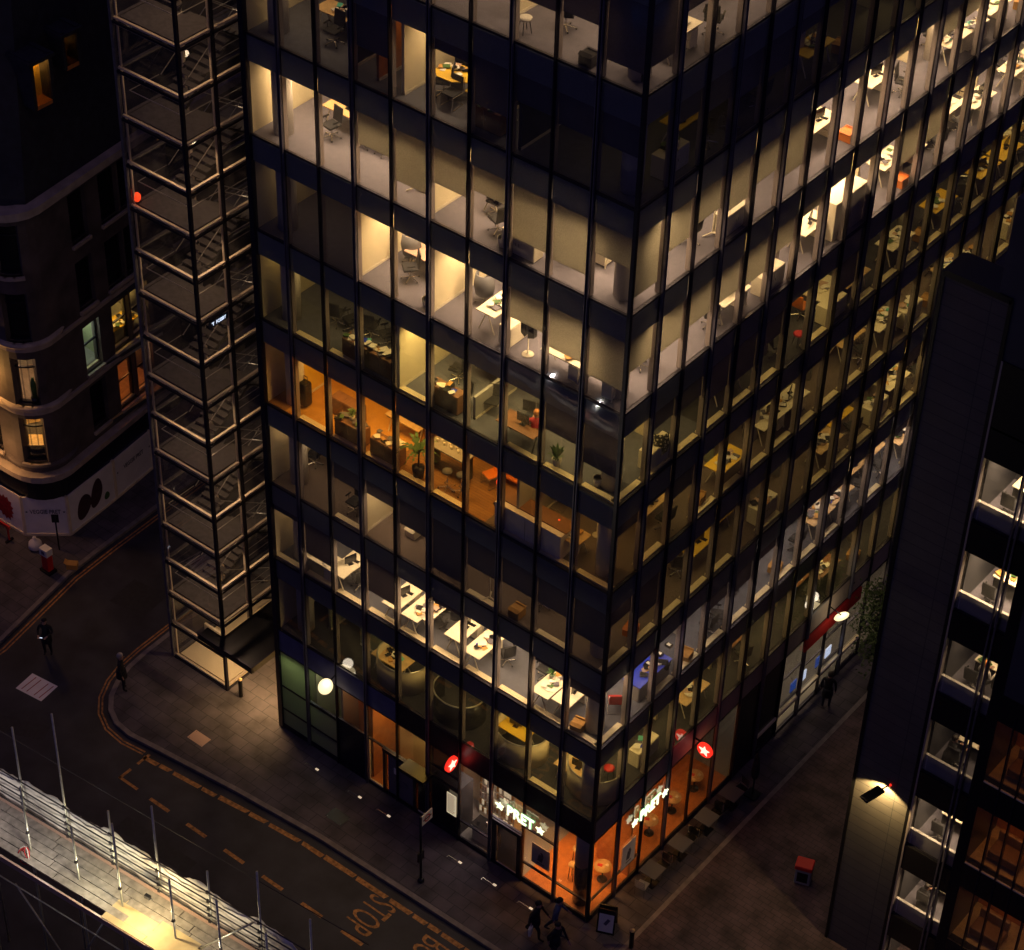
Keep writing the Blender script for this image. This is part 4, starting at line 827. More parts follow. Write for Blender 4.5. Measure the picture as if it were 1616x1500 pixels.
for i, t_ in enumerate(TW):
    for a, b in ((2.3, 2.4), (2.44, 3.58), (3.8, 4.3)):
        w = MB(); w.box(a, .02, t_ - 2.46, b, .08, t_ - 2.4, 'dark_frame'); w.box(a, .02, t_ - .05, b, .08, t_, 'dark_frame'); wn_ = dp('window', w); p = MB(); p.box(a, .045, t_ - 2.4, b, .055, t_ - .05, 'glass'); p.build('pane', wn_)
    m = MB(); m.box(2.3, .12, t_ - 2.5, 4.3, .22, t_ - 1.75, 'column_white'); dp('radiator_panel', m)
    area(10.3, 6.2, t_ - .05, 1.5, .7, [30, 80, 100, 22, 44, 170, 150][i], (1, .68, .36), spread=150)
# wing that stands further forward, with orange rooms
WG = MB(); wy = -1.4
WTOP = [4.2, 8.0, 11.85, 15.7]
WG.box(4.62, wy, -.1, 5.0, wy + 4, 27.2, 'metal_dark'); WG.box(5.0, wy, 16.2, 12, wy + 4, 29, 'dark_wall'); WG.box(5.0, wy + 2.2, -.1, 12, wy + 4, 16.2, 'dark_wall')
for t_ in WTOP: WG.box(5.0, wy - .02, t_, 9, wy + .3, t_ + 1.1, 'black_gloss'); WG.box(5.0, wy + .3, t_ + .1, 9, wy + 2.2, t_ + .25, 'ceiling'); WG.box(5.0, wy + .3, t_ - 2.8, 9, wy + 2.2, t_ - 2.7, 'carpet_dark' if t_ < 5 else 'wood_pale')
WG.box(5.0, wy + 2.0, 0, 9, wy + 2.1, 16.1, 'wood_orange'); dp('wing', WG)
for x in (5.55, 6.1, 6.7, 7.3): m = MB(); m.box(x, wy - .06, -.1, x + .045, wy + .1, 16.2, 'dark_frame'); dp('mullion', m)
for i, t_ in enumerate(WTOP):
    p = MB(); p.box(5.0, wy + .02, t_ - 2.7, 8.5, wy + .03, t_, 'glass'); p.box(5.0, wy, t_ - 2.76, 8.5, wy + .06, t_ - 2.7, 'ledge'); dp('window', p)
    area(13.2, 4.6, t_ - .06, 1.8, .6, [7, 10, 12, 7][i], [(1, .6, .25), (1, .5, .16), (1, .42, .1), (1, .4, .1)][i])
# street lamp bracketed off the pier
WL = empty('wall_lamp', (8.35, 5.0, 9.05), label='dark street lamp head on bracket lighting the blank stone pier', cat='street lamp')
m = MB(); m.tube((0, 0, 0), (-.05, -.45, .1), .03, 'metal_dark'); m.build('bracket', WL)
m = MB(); m.rbox((-.18, -.85, .1), .36, .85, .12, 'metal_dark', rz=-.25); hd = m.build('lamp_head', WL, bevel=.05); m = MB(); m.rbox((-.18, -.85, .035), .26, .6, .012, 'lamp_white', rz=-.25); m.build('lens', WL)
m = MB(); m.lathe((.03, -.05, -.02), [(.03, 0), (.05, .03), (.03, .08)], 'sign_red', 10); m.build('indicator', WL)
spot((8.15, 4.6, 8.98), (0, .28, -1), 560, (1, .66, .25), 124, .25, .05)
point(10.0, 3.6, 17.6, .01, (1, .1, .1), .1)
# ================================================================== scaffold walkway above the road
SA = math.atan2(.76, 9.64)
SC = empty('scaffold', (-13.28, -13.71, 8.0), SA, label='scaffold walkway with tall steel poles and pale sheeting lit from behind', cat='scaffold')
def sc(name, m): return m.build(name, SC)
zb = -8.1
back = [(-4.0, 2.6), (-2.0, 3.2), (0.0, 4.1), (1.95, 5.9), (3.9, 2.7), (5.85, 4.2), (7.95, 2.6), (10.0, 4.0), (12.0, 3.2)]
for i, (x, h) in enumerate(back): m = MB(); m.tube((x, 0, zb), (x + .03, .02, h), .036, 'pole_steel', 10); sc('standard', m)
front = [(-3.2, 2.4), (-1.2, 3.0), (1.25, 3.0), (3.35, 2.5), (5.2, 3.9), (7.4, 2.8), (9.3, 3.2), (11.2, 3)]
for i, (x, h) in enumerate(front): m = MB(); m.tube((x, -1.05, zb), (x - .03, -1.03, h), .036, 'pole_steel', 10); sc('standard', m)
for z, y in ((.22, -.05), (.52, -.05), (.84, -.05), (1.2, -.05), (1.62, -.05), (3.1, .3)):
    m = MB(); m.tube((-6, y, z), (14, y + .02, z + .03), .026 if z < 3 else .015, 'clamp', 8); sc('ledger', m)
for z, y in ((-.12, -1.1), (-.12, -1.7), (-1.2, -1.1), (-1.2, -1.75), (-.2, 0.02)):
    m = MB(); m.tube((-6, y, z), (14, y, z), .026, 'pole_steel', 8); sc('ledger', m)
m = MB()
for x, h in back:
    for z in (.22, .52, .84, 1.2, 1.62): m.rbox((x, -.03, z), .09, .09, .09, 'clamp', rz=.3)
for x, h in front:
    for z in (-.12, .9, -1.2): m.rbox((x, -1.07, z), .09, .09, .09, 'clamp', rz=.3)
sc('coupler', m)
for a, b in (((-3, -1.1, -.2), (-1.5, -1.7, -3.5)), ((1, -1.7, -1.2), (3.3, -1.5, -5)), ((5, -1.7, -.2), (3.4, -1.6, -3.6)), ((8.4, -1.0, .2), (9.8, -.05, 1.5)), ((2.2, -3.2, -3), (5.5, -2.6, -5)), ((-1, -2.8, -2), (-2, -3.1, -6))):
    m = MB(); m.tube(a, b, .03, 'pole_steel', 8); sc('brace', m)
# boards of the walkway
for j in range(5):
    m = MB(); x = -6.2
    while x < 14:
        L = rg.uniform(2.2, 3.2); m.box(x, -.3 - j * .3, -.08 + rg.uniform(0, .015), x + L - .03, -.03 - j * .3 - .0, -.03 + rg.uniform(0, .015), 'boards' if j < 3 or x < 4 else 'deck_lamplit'); x += L  # right-hand boards coloured as if lamplit
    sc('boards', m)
m = MB(); m.box(4.9, -1.75, -.09, 6.6, -.75, -.02, 'deck_lamplit'); m.box(6.62, -1.75, -.09, 8.2, -.75, -.012, 'deck_lamplit'); sc('lamplit_deck', m)  # lamplit stretch of the walkway, painted brighter than the other boards
m = MB(); m.box(-6, -.03, -.05, 14, .04, .12, 'pink_lam'); m.box(-6, -1.78, -.3, 14, -1.72, -.05, 'pink_lam'); sc('toe_board', m)
# sheeting: a rippled surface with a ragged upper edge
N = 150; vs = []; fs = []; top = []
for i in range(N + 1):
    x = -6 + 20 * i / N; h = 1.45 + .1 * math.sin(x * 1.9) + .06 * math.sin(x * 5.3) + rg.uniform(-.03, .03)
    if x > 10.5: h -= .4 * (x - 10.5)
    for j in range(7):
        z = max(.08, h) * j / 6; y = .09 + .035 * math.sin(x * 3.1 + j * .5) + .02 * math.sin(x * 11 + j) + (.05 if j == 6 else 0)
        vs.append((x, y, z)); 
for i in range(N):
    for j in range(6): a = i * 7 + j; fs.append((a, a + 7, a + 8, a + 1))
m = MB(); m.add(vs, fs, 'sheet', True); o = sc('sheeting', m)
sol = o.modifiers.new('solid', 'SOLIDIFY'); sol.thickness = .012
t = empty('site_lamp', (-7.1, -14.05, 8.9), SA, label='small site work lamp fixed to the scaffold pole', cat='work lamp'); m = MB(); m.box(-.1, -.06, -.07, .1, .06, .07, 'metal_dark'); m.build('body', t); m = MB(); m.box(-.08, .06, -.05, .08, .07, .05, 'lamp_white'); m.build('lens', t); m = MB(); m.tube((.2, 0, 0), (.1, 0, 0), .02, 'metal_dark'); m.build('bracket', t)
for xl, pw, cl in ((-3.4, 24, (1, .84, .82)), (-.6, 28, (1, .88, .84)), (1.9, 38, (1, .92, .82)), (4.2, 68, (1, .92, .68)), (6.4, 170, (1, .78, .42)), (9.0, 40, (1, .84, .62))):
    point(-13.28 + xl * math.cos(SA) + 1.25 * math.sin(SA), -13.71 + xl * math.sin(SA) - 1.25 * math.cos(SA), 9.05, pw, cl, .04)
t = empty('cable_coil', (-12.0, -14.78, 8.1), SA, label='red and white cables knotted round a scaffold pole', cat='cable'); 
for c, ax, s in (('red_plastic', .22, 1), ('paper', .28, 2), ('shirt_red', .18, 3)):
    m = MB(); pr = None
    for i in range(17):
        a = 2 * math.pi * i / 16; p = (ax * math.cos(a + s), -.1 + .1 * math.sin(2 * a + s), -.25 + .38 * math.sin(a + s))
        if pr: m.tube(pr, p, .018, c, 6)
        pr = p
    m.build('cable', t)
m = MB(); m.prism([(-60, -40), (30, -40), (30, -16.8), (-60, -18.5)], -.1, 3.4, 'dark_wall'); m.box(-11.2, -17.3, 3.4, -10.6, -16.9, 5.6, 'stone'); m.box(-16, -22, 3.4, -9, -19, 3.9, 'slate'); m.box(-13, -19, 3.4, -12.4, -17.5, 4.3, 'grey_wall'); tag(m.build('low_building', None), 'dark low flat roofed building lying below the scaffold walkway', 'building')

# ================================================================== street furniture
t = empty('bus_stop_sign', (-5.8, -2.43, 0), label='bus stop pole with red roundel flag on the pavement by the shop', cat='bus stop sign'); m = MB(); m.tube((0, 0, 0), (0, 0, 3.45), .05, 'metal_dark', 12); m.lathe((0, 0, 0), [(.13, 0), (.12, .1), (.06, .14)], 'metal_dark', 14); m.build('pole', t)
m = MB(); m.box(-.02, .04, 2.95, .02, .62, 3.45, 'paper'); m.build('flag', t)
m = MB(); n = 24; vs = []
for d in (.024, .03):
    for r_ in (.17, .11): vs += [(d, .33 + r_ * math.cos(2 * math.pi * i / n), 3.2 + r_ * math.sin(2 * math.pi * i / n)) for i in range(n)]
m.add(vs, [(2 * n + i, 2 * n + (i + 1) % n, 3 * n + (i + 1) % n, 3 * n + i) for i in range(n)], 'red_plastic'); m.box(.031, .1, 3.17, .034, .56, 3.23, 'jeans'); m.build('roundel', t)
m = MB(); m.box(-.03, -.16, 1.15, .03, .16, 1.6, 'metal_dark'); m.build('timetable_case', t)
t = empty('sandwich_board', (.72, .25, 0), .42, label='black framed pavement board with white poster outside the shop corner', cat='sandwich board')
m = MB(); m.rbox((0, -.2, .55), .66, .04, 1.12, 'black_gloss', rx=-.18); m.rbox((0, .2, .55), .66, .04, 1.12, 'black_gloss', rx=.18); m.build('frame', t)
m = MB(); m.rbox((0, -.226, .5), .54, .01, .82, 'paper', rx=-.18); m.build('poster', t); m = MB(); m.rbox((.03, -.235, .56), .12, .006, .3, 'poster_grey', rx=-.18, ry=.5); m.rbox((-.06, -.236, .37), .3, .006, .03, 'poster_grey', rx=-.18); m.build('print', t)
def bollard(x, y, lb): t = empty('bollard', (x, y, 0), label=lb, cat='bollard'); m = MB(); m.lathe((0, 0, 0), [(.09, 0), (.085, .9), (.06, .98)], 'metal_dark', 14); m.build('post', t); m = MB(); m.lathe((0, 0, .9), [(.088, 0), (.088, .05), (.03, .1)], 'wood_pale', 14); m.build('cap', t)
bollard(1.92, .1, 'dark bollard with pale cap near the shop corner'); bollard(-17.35, .1, 'dark bollard with pale cap beside the stair tower entrance')
t = empty('litter_bin', (4.95, 6.6, 0), .35, label='red topped grey litter bin standing alone on the paved street', cat='litter bin'); m = MB(); m.box(-.3, -.24, .06, .3, .24, .82, 'grey_wall'); m.build('body', t, bevel=.03); m = MB(); m.box(-.33, -.27, .82, .33, .27, 1.02, 'red_plastic'); m.build('lid', t, bevel=.04)
m = MB(); m.box(-.2, -.25, .2, .2, -.244, .7, 'black_gloss'); m.build('door', t)
for i, (x, y) in enumerate(((.72, 2.95), (.75, 4.65), (.78, 6.3), (.8, 7.9))):
    wh = ['nearest the shop corner', 'second from the shop corner', 'third from the shop corner', 'farthest up the side street'][i]
    t = empty('outdoor_table', (x, y, 0), label='dark square outdoor cafe table, ' + wh, cat='table', group='outdoor cafe tables by the shop'); m = MB(); m.box(-.36, -.36, .71, .36, .36, .74, 'grey_fabric'); m.build('top', t); m = MB(); m.tube((0, 0, 0), (0, 0, .71), .03, 'metal_dark'); m.box(-.24, -.24, 0, .24, .24, .03, 'metal_dark'); m.build('pedestal', t)
    for s in (-1, 1):
        t = empty('outdoor_chair', (x + .02, y + s * .62, 0), R(180 if s > 0 else 0) + rg.uniform(-.2, .2), label='metal outdoor chair on the %s side of the cafe table %s' % ('near' if s < 0 else 'far', wh), cat='chair', group='outdoor cafe chairs')
        m = MB(); m.box(-.2, -.2, .43, .2, .2, .46, 'grey_wall' if (i == 0 and s < 0) else 'black_gloss'); m.build('seat', t); m = MB()
        for k in range(4): m.rbox((0, -.23, .56 + k * .09), .4, .015, .05, 'grey_wall' if (i == 0 and s < 0) else 'metal_dark')
        m.build('backrest', t)
        for a in (-1, 1):
            for b in (-1, 1): m = MB(); m.tube((a * .19, b * .2, 0), (a * .18, b * .19, .86 if b < 0 else .44), .014, 'chrome', 6); m.build('leg', t)
t = empty('closed_parasol', (1.15, 8.9, 0), label='closed black parasol beyond the outdoor cafe tables', cat='parasol'); m = MB(); m.tube((0, 0, 0), (0, 0, 2.4), .03, 'metal_dark'); m.box(-.25, -.25, 0, .25, .25, .08, 'metal_dark'); m.build('pole', t); m = MB(); m.lathe((0, 0, 1.0), [(.12, 0), (.16, .3), (.1, 1.1), (.03, 1.4)], 'black_fabric', 10); m.build('canopy', t)
t = empty('street_grating', (-23.95, -4.7, ZR), .12, label='patterned pale utility cover square lying in the road', cat='utility cover'); m = MB(); m.add([(-.66, -.5, .006), (.66, -.5, .006), (.66, .5, .006), (-.66, .5, .006)], [(0, 1, 2, 3)], 'hoarding'); m.build('plate', t)
m = MB()
for i in range(4):
    a = -.46 + i * .26 + (.12 if i > 1 else 0); m.add([(a, -.4, .01), (a + .04, -.4, .01), (a + .1, .4, .01), (a + .06, .4, .01)], [(0, 1, 2, 3)], 'berry')
m.build('slots', t)
for i, (x, y, a, b) in enumerate(((-17.0, -2.6, .8, .5), (-10.2, -2.1, .8, .55), (3.4, -1.6, .35, .25), (3.9, -1.3, .3, .2), (5.2, 2.4, .5, .3))):
    t = empty('inspection_cover', (x, y, 0), label=['pinkish slab cover on the corner pavement near the stair tower', 'studded steel cover in the pavement before the entrance doors', 'small dark cover near the bollard', 'smaller dark cover just beyond the bollard', 'dark square cover in the middle of the paved street'][i], cat='inspection cover'); m = MB(); m.box(-a / 2, -b / 2, -.02, a / 2, b / 2, .006, 'pink_lam' if i == 0 else 'metal_dark'); m.build('plate', t); m = MB()
    for q in (-1, 1):
        for w in (-1, 1): m.lathe((q * a * .4, w * b * .4, .006), [(.02, 0), (.015, .006)], 'chrome', 8)
    m.build('studs', t)
# tree at the far end of the side street
t = empty('street_tree', (1.55, 16.6, 0), label='dark leafy street tree beside the far shop windows', cat='tree'); m = MB(); m.tube((0, 0, 0), (.1, .1, 2.4), .11, 'bark', 10, .08)
lim = []
for i in range(11):
    a = i * 2.4; q = (.1 + .7 * math.cos(a) * rg.uniform(.4, 1), .1 + 1.0 * math.sin(a) * rg.uniform(.4, 1), 2.0 + i * .28); m.tube((.1, .1, 1.6 + .1 * i), q, .05, 'bark', 6, .012); lim.append(q)
m.build('trunk', t); m = MB(); r2 = random.Random(5)
for q in lim + [(.2, -.3, 3), (-.4, .2, 4.8), (.4, .5, 4.1)]:
    for i in range(210):
        p = Vector((r2.gauss(0, .34), r2.gauss(0, .34), r2.gauss(0, .34))) + Vector(q); d = Vector((r2.uniform(-1, 1), r2.uniform(-1, 1), r2.uniform(-.5, .5))).normalized() * .075; e = d.orthogonal().normalized() * .04
        m.add([p - d, p + e, p + d, p - e], [(0, 1, 2, 3)], 'leaf')
m.build('crown', t)

# ================================================================== office furniture
LV = {1: 'first office floor', 2: 'second office floor', 3: 'third office floor', 4: 'orange fourth floor', 5: 'fifth office floor', 6: 'sixth office floor', 7: 'seventh office floor', 8: 'dark eighth floor', 9: 'topmost visible floor'}
NUM = ['first', 'second', 'third', 'fourth', 'fifth', 'sixth', 'seventh', 'eighth', 'ninth', 'tenth', 'eleventh', 'twelfth', 'thirteenth', 'fourteenth', 'fifteenth', 'sixteenth', 'seventeenth', 'eighteenth', 'nineteenth', 'twentieth', 'twenty-first', 'twenty-second', 'twenty-third', 'twenty-fourth']
USED = {}
def where(x, y, L, face):
    k = int(-x / BAY) if face == 'L' else int(y / BAY)
    return '%s, %s window %s of the corner' % (LV[L], NUM[min(k, 23)], 'left' if face == 'L' else 'right')
def lab(base, x, y, L, face):
    s = base + ', ' + where(x, y, L, face)
    if s in USED:
        USED[s] += 1; n = USED[s]; s = base.replace(base.split()[0], ['', '', 'second ', 'third '][min(n, 3)] + base.split()[0], 1) + ', ' + where(x, y, L, face)
        USED.setdefault(s, 1)
    else: USED[s] = 1
    return s
def five_star(m, mt='chrome'):
    for i in range(5):
        a = i * 2 * math.pi / 5; m.tube((0, 0, .11), (.3 * math.cos(a), .3 * math.sin(a), .06), .02, mt, 6, .014); m.ball((.3 * math.cos(a), .3 * math.sin(a), .03), .03, .03, .03, 'black_gloss', 8)
    m.tube((0, 0, .1), (0, 0, .42), .028, mt, 8)
def b_chair(t, v):
    c = {'black': 'black_fabric', 'orange': 'orange_plastic', 'grey': 'grey_fabric'}.get(v, 'black_fabric')
    m = MB(); m.box(-.24, -.23, .44, .24, .25, .52, c); m.build('seat', t, bevel=.03)
    m = MB(); m.rbox((0, -.27, .78), .44, .05, .52, c, rx=.12); m.build('backrest', t, bevel=.02)
    m = MB(); five_star(m); m.build('base', t)
    for s in (-1, 1): m = MB(); m.tube((s * .26, 0, .46), (s * .28, 0, .66), .014, 'black_gloss', 6); m.rbox((s * .28, .02, .67), .05, .26, .03, 'black_gloss'); m.build('armrest', t)
def b_vchair(t, v):
    c = {'black': 'black_fabric', 'orange': 'orange_plastic', 'red': 'red_fabric'}.get(v, 'black_fabric')
    m = MB(); m.box(-.23, -.22, .43, .23, .23, .48, c); m.build('seat', t, bevel=.02); m = MB(); m.rbox((0, -.25, .7), .44, .04, .45, c, rx=.12); m.build('backrest', t, bevel=.02)
    for s in (-1, 1): m = MB(); m.tube((s * .24, .24, .44), (s * .24, .26, .02), .014, 'chrome', 6); m.tube((s * .24, .26, .02), (s * .24, -.24, .02), .014, 'chrome', 6); m.tube((s * .24, -.24, .44), (s * .24, .24, .44), .014, 'chrome', 6); m.tube((s * .24, -.24, .44), (s * .24, -.32, .92), .014, 'chrome', 6); m.build('frame', t)
    m = MB(); m.tube((-.24, -.24, .02), (.24, -.24, .02), .014, 'chrome', 6); m.build('crossbar', t)
def b_desk(t, v, blue=False):
    top = v if v in MT else 'white_lam'
    m = MB(); m.box(-.75, -.37, .71, .75, .37, .745, top); m.build('top', t)
    for s in (-1, 1): m = MB(); m.tube((s * .66, -.3, 0), (s * .66, -.02, .71), .022, 'white_lam' if top != 'wood_brown' else 'metal_dark', 6); m.tube((s * .66, .3, 0), (s * .66, .02, .71), .022, 'white_lam' if top != 'wood_brown' else 'metal_dark', 6); m.build('leg', t)
    if top == 'white_lam': m = MB(); m.box(.28, -.3, .08, .64, .3, .6, 'white_lam'); m.box(.27, -.25, .32, .28, .25, .34, 'grey_wall'); m.build('drawers', t)
def b_blue(t, v):
    m = MB(); m.box(-.95, -.37, .71, .95, .37, .75, 'blue_desk'); m.build('top', t); m = MB(); m.box(-.9, -.33, 0, .9, -.3, .7, 'grey_wall'); m.build('front_panel', t)
    for s in (-1, 1): m = MB(); m.box(s * .9 - .02, -.3, 0, s * .9 + .02, .3, .71, 'grey_wall'); m.build('leg', t)
def b_hextable(t, v):
    m = MB(); m.prism([(.72 * math.cos(R(a)), .5 * math.sin(R(a))) for a in range(0, 360, 45)], .71, .745, 'yellow_top'); m.build('top', t); m = MB(); m.lathe((0, 0, 0), [(.3, 0), (.28, .03), (.04, .06), (.04, .71)], 'metal_dark', 14); m.build('pedestal', t)
def b_cabinet(t, v):
    c = v if v in MT else 'white_lam'
    m = MB(); m.box(-.62, -.22, .03, .62, .22, .74, c); m.build('body', t, bevel=.01)
    for s in (-1, 1): m = MB(); m.box(s * .31 - .29, -.235, .08, s * .31 + .29, -.22, .7, c); m.box(s * .06 - .01, -.25, .36, s * .06 + .01, -.235, .46, 'chrome'); m.build('door', t)
    m = MB(); m.box(-.6, -.2, 0, .6, .2, .03, 'black_gloss'); m.build('plinth', t)
def b_bigbox(t, v):
    m = MB(); m.box(-.95, -.35, 0, .95, .35, 1.45, 'white_lam'); m.build('body', t, bevel=.02); m = MB(); m.box(-.01, -.365, .05, .01, -.35, 1.4, 'grey_wall'); m.build('door_gap', t)
def b_box(t, v):
    c = {'card': 'card_box', 'orange': 'orange_plastic', 'dark': 'metal_dark', 'white': 'white_lam'}.get(v, 'card_box')
    m = MB(); m.box(-.22, -.2, 0, .22, .2, .34, c); m.build('body', t); m = MB(); m.rbox((0, -.2, .36), .42, .14, .01, c, rx=.5); m.rbox((0, .21, .36), .42, .14, .01, c, rx=-.5); m.build('flaps', t)
def b_plant(t, v, h=.5, s=1.0, pot=.3):
    m = MB(); m.lathe((0, 0, 0), [(.1 * s, 0), (.16 * s, pot)], 'pot', 14); m.build('pot', t); m = MB(); q = random.Random(3)
    for i in range(26):
        a = i * 2.4; r = q.uniform(.1, .34) * s; z = pot + q.uniform(.1, h); e = Vector((r * math.cos(a), r * math.sin(a), z)); b = Vector((0, 0, pot)); side = Vector((-math.sin(a), math.cos(a), 0)) * .045 * s; mid = b * .4 + e * .6 + Vector((0, 0, .08))
        m.add([b, mid - side, e, mid + side], [(0, 1, 2, 3)], 'plant_leaf')
    m.build('leaves', t)
def b_low(t, v): b_plant(t, v, .3, .7, .14)
def b_palm(t, v):
    m = MB(); m.lathe((0, 0, 0), [(.18, 0), (.22, .4)], 'metal_dark', 14); m.build('pot', t); m = MB(); m.tube((0, 0, .4), (.03, 0, 1.1), .03, 'bark', 8)
    for i in range(14):
        a = i * 2.4; b = Vector((0, 0, 1.05)); L = .75; prev = b
        for k in range(1, 6):
            u = k / 5; p = Vector((L * u * math.cos(a), L * u * math.sin(a), 1.05 + .55 * math.sin(u * 2.2) * (1 if i % 2 else .6) - .25 * u)); s = Vector((-math.sin(a), math.cos(a), -.2)) * .13 * (1.1 - u)
            m.add([prev, p + s, p + (p - prev) * .4, prev], [(0, 1, 2)], 'plant_leaf'); m.add([prev, p - s, p + (p - prev) * .4], [(0, 1, 2)], 'plant_leaf'); prev = p
    m.build('fronds', t)
def b_coat(t, v):
    m = MB(); m.lathe((0, 0, 0), [(.2, 0), (.18, .03), (.02, .05), (.018, 1.65)], 'white_lam', 14); m.build('stand', t)
    for s in (-1, 1):
        m = MB(); m.add([(s * .05, -.08, 1.55), (s * .24, -.1, 1.4), (s * .26, -.05, .75), (s * .06, -.12, .7), (s * .05, .1, 1.55), (s * .24, .12, 1.4), (s * .25, .1, .75), (s * .07, .08, .7)], [(0, 1, 2, 3), (7, 6, 5, 4), (0, 4, 5, 1), (1, 5, 6, 2), (2, 6, 7, 3), (3, 7, 4, 0)], 'coat_black'); m.build('coat', t)
def b_tripod(t, v):
    m = MB(); m.tube((0, 0, .1), (0, 0, 1.25), .02, 'white_lam', 8)
    for i in range(3): a = i * 2.09; m.tube((0, 0, .12), (.34 * math.cos(a), .34 * math.sin(a), .03), .028, 'white_lam', 6)
    m.build('stand', t); m = MB(); m.rbox((0, 0, 1.27), .3, .05, .05, 'white_lam'); m.build('head', t)
def b_bin(t, v): m = MB(); m.lathe((0, 0, 0), [(.11, 0), (.15, .3), (.14, .3), (.1, .03)], 'paper', 16); m.build('bucket', t); m = MB(); m.lathe((0, 0, .3), [(.155, 0), (.155, .02), (.14, .02), (.14, 0)], 'grey_wall', 16); m.build('rim', t)
def b_pod(t, v):
    m = MB(); n = 26; vs = []
    for r_, z in ((1.0, 0), (1.0, 1.12), (.93, 1.12), (.93, 0)):
        for i in range(n): a = R(-200 + 240 * i / (n - 1)); vs.append((r_ * math.cos(a) * 1.05, r_ * math.sin(a) * .88, z))
    fs = [(k * n + i, k * n + i + 1, (k + 1) % 4 * n + i + 1, (k + 1) % 4 * n + i) for k in range(4) for i in range(n - 1)] + [(0, n, 2 * n, 3 * n), (n - 1, 4 * n - 1, 3 * n - 1, 2 * n - 1)]
    m.add(vs, fs, 'cream_wall' if v == 'cream' else 'black_gloss', True); m.build('screen', t); m = MB(); pr = None
    for i in range(n):
        a = R(-200 + 240 * i / (n - 1)); p = (1.013 * math.cos(a), .85 * math.sin(a), 1.14)
        if pr: m.tube(pr, p, .03, 'rail', 6)
        pr = p
    m.build('rim', t)
def b_podchair(t, v):
    c = 'grey_fabric'
    if v == 'spotted':
        if 'spots' not in MT:
            mm = mat('spots', (.5, .45, .3), .8); nt = mm.node_tree; vo = nt.nodes.new('ShaderNodeTexVoronoi'); vo.inputs['Scale'].default_value = 12; cr = nt.nodes.new('ShaderNodeValToRGB'); cr.color_ramp.elements[0].color = (.6, .55, .4, 1); cr.color_ramp.elements[0].position = .35; cr.color_ramp.elements[1].color = (.01, .01, .01, 1); cr.color_ramp.elements[1].position = .42
            tcn = nt.nodes.new('ShaderNodeTexCoord'); nt.links.new(tcn.outputs['Object'], vo.inputs['Vector']); nt.links.new(vo.outputs['Distance'], cr.inputs[0]); nt.links.new(cr.outputs[0], nt.nodes['Principled BSDF'].inputs['Base Color'])
        c = 'spots'
    m = MB(); n = 16; vs = []
    for z, r in ((.4, .3), (.75, .36), (1.15, .3)):
        for i in range(n): a = R(-10 + 200 * i / (n - 1)) + math.pi; vs.append((r * math.cos(a), r * math.sin(a), z))
    for z, r in ((1.15, .26), (.75, .31), (.4, .25)):
        for i in range(n): a = R(-10 + 200 * i / (n - 1)) + math.pi; vs.append((r * math.cos(a), r * math.sin(a), z))
    m.add(vs, [(k * n + i, k * n + i + 1, (k + 1) % 6 * n + i + 1, (k + 1) % 6 * n + i) for k in range(6) for i in range(n - 1)], c, True); m.build('shell', t)
    m = MB(); m.lathe((0, 0, .38), [(.27, 0), (.29, .06), (.25, .1)], c, 16); m.build('seat', t); m = MB(); five_star(m); m.build('base', t)
def b_stool(t, v):
    c = {'white': 'paper', 'red': 'red_plastic', 'pink': 'shirt_red'}.get(v, 'paper'); m = MB(); m.lathe((0, 0, .42), [(.19, 0), (.2, .05), (.12, .08)], c, 18); m.build('seat', t)
    for i in range(4): a = i * 1.57 + .4; m = MB(); m.tube((.2 * math.cos(a), .2 * math.sin(a), 0), (.12 * math.cos(a), .12 * math.sin(a), .42), .013, 'metal_dark', 6); m.build('leg', t)
def b_barstool(t, v):
    m = MB(); m.lathe((0, 0, .74), [(.17, 0), (.17, .05)], 'grey_fabric', 16); m.build('seat', t); m = MB(); five_star(m); m.tube((0, 0, .4), (0, 0, .74), .022, 'chrome', 8); m.build('base', t)
def b_easel(t, v): m = MB(); m.rbox((0, 0, 1.15), .7, .03, .95, 'metal_dark', rx=-.15); m.build('board', t); m = MB(); m.tube((-.3, .1, .75), (-.34, -.2, 0), .02, 'white_lam', 6); m.tube((.3, .1, .75), (.34, -.2, 0), .02, 'white_lam', 6); m.tube((0, .1, .9), (0, .45, 0), .02, 'white_lam', 6); m.build('legs', t)
def b_suitcase(t, v): m = MB(); m.box(-.24, -.18, .06, .24, .18, 1.05, 'black_gloss'); m.build('body', t, bevel=.08); m = MB(); m.tube((-.08, .1, 1.05), (-.08, .1, 1.2), .012, 'chrome', 6); m.tube((.08, .1, 1.05), (.08, .1, 1.2), .012, 'chrome', 6); m.tube((-.08, .1, 1.2), (.08, .1, 1.2), .015, 'black_gloss', 6); m.build('handle', t)
def b_hightable(t, v):
    m = MB(); m.box(-.8, -.3, .98, .8, .3, 1.03, 'grey_wall'); m.build('top', t)
    for s in (-1, 1): m = MB(); m.box(s * .7 - .03, -.25, 0, s * .7 + .03, .25, .98, 'metal_dark'); m.build('leg', t)
    m = MB(); 
    for i in range(9): m.lathe((-.6 + i * .15, .1 * (i % 2), 1.03), [(.035, 0), (.045, .12)], 'paper', 8)
    m.build('cups', t)
def b_bench(t, v):
    m = MB(); m.box(-.9, -.25, .36, .9, .25, .48, 'orange_plastic'); m.build('seat', t, bevel=.03)
    for s in (-1, 1): m = MB(); m.box(s * .75 - .04, -.2, 0, s * .75 + .04, .2, .36, 'chrome'); m.build('leg', t)
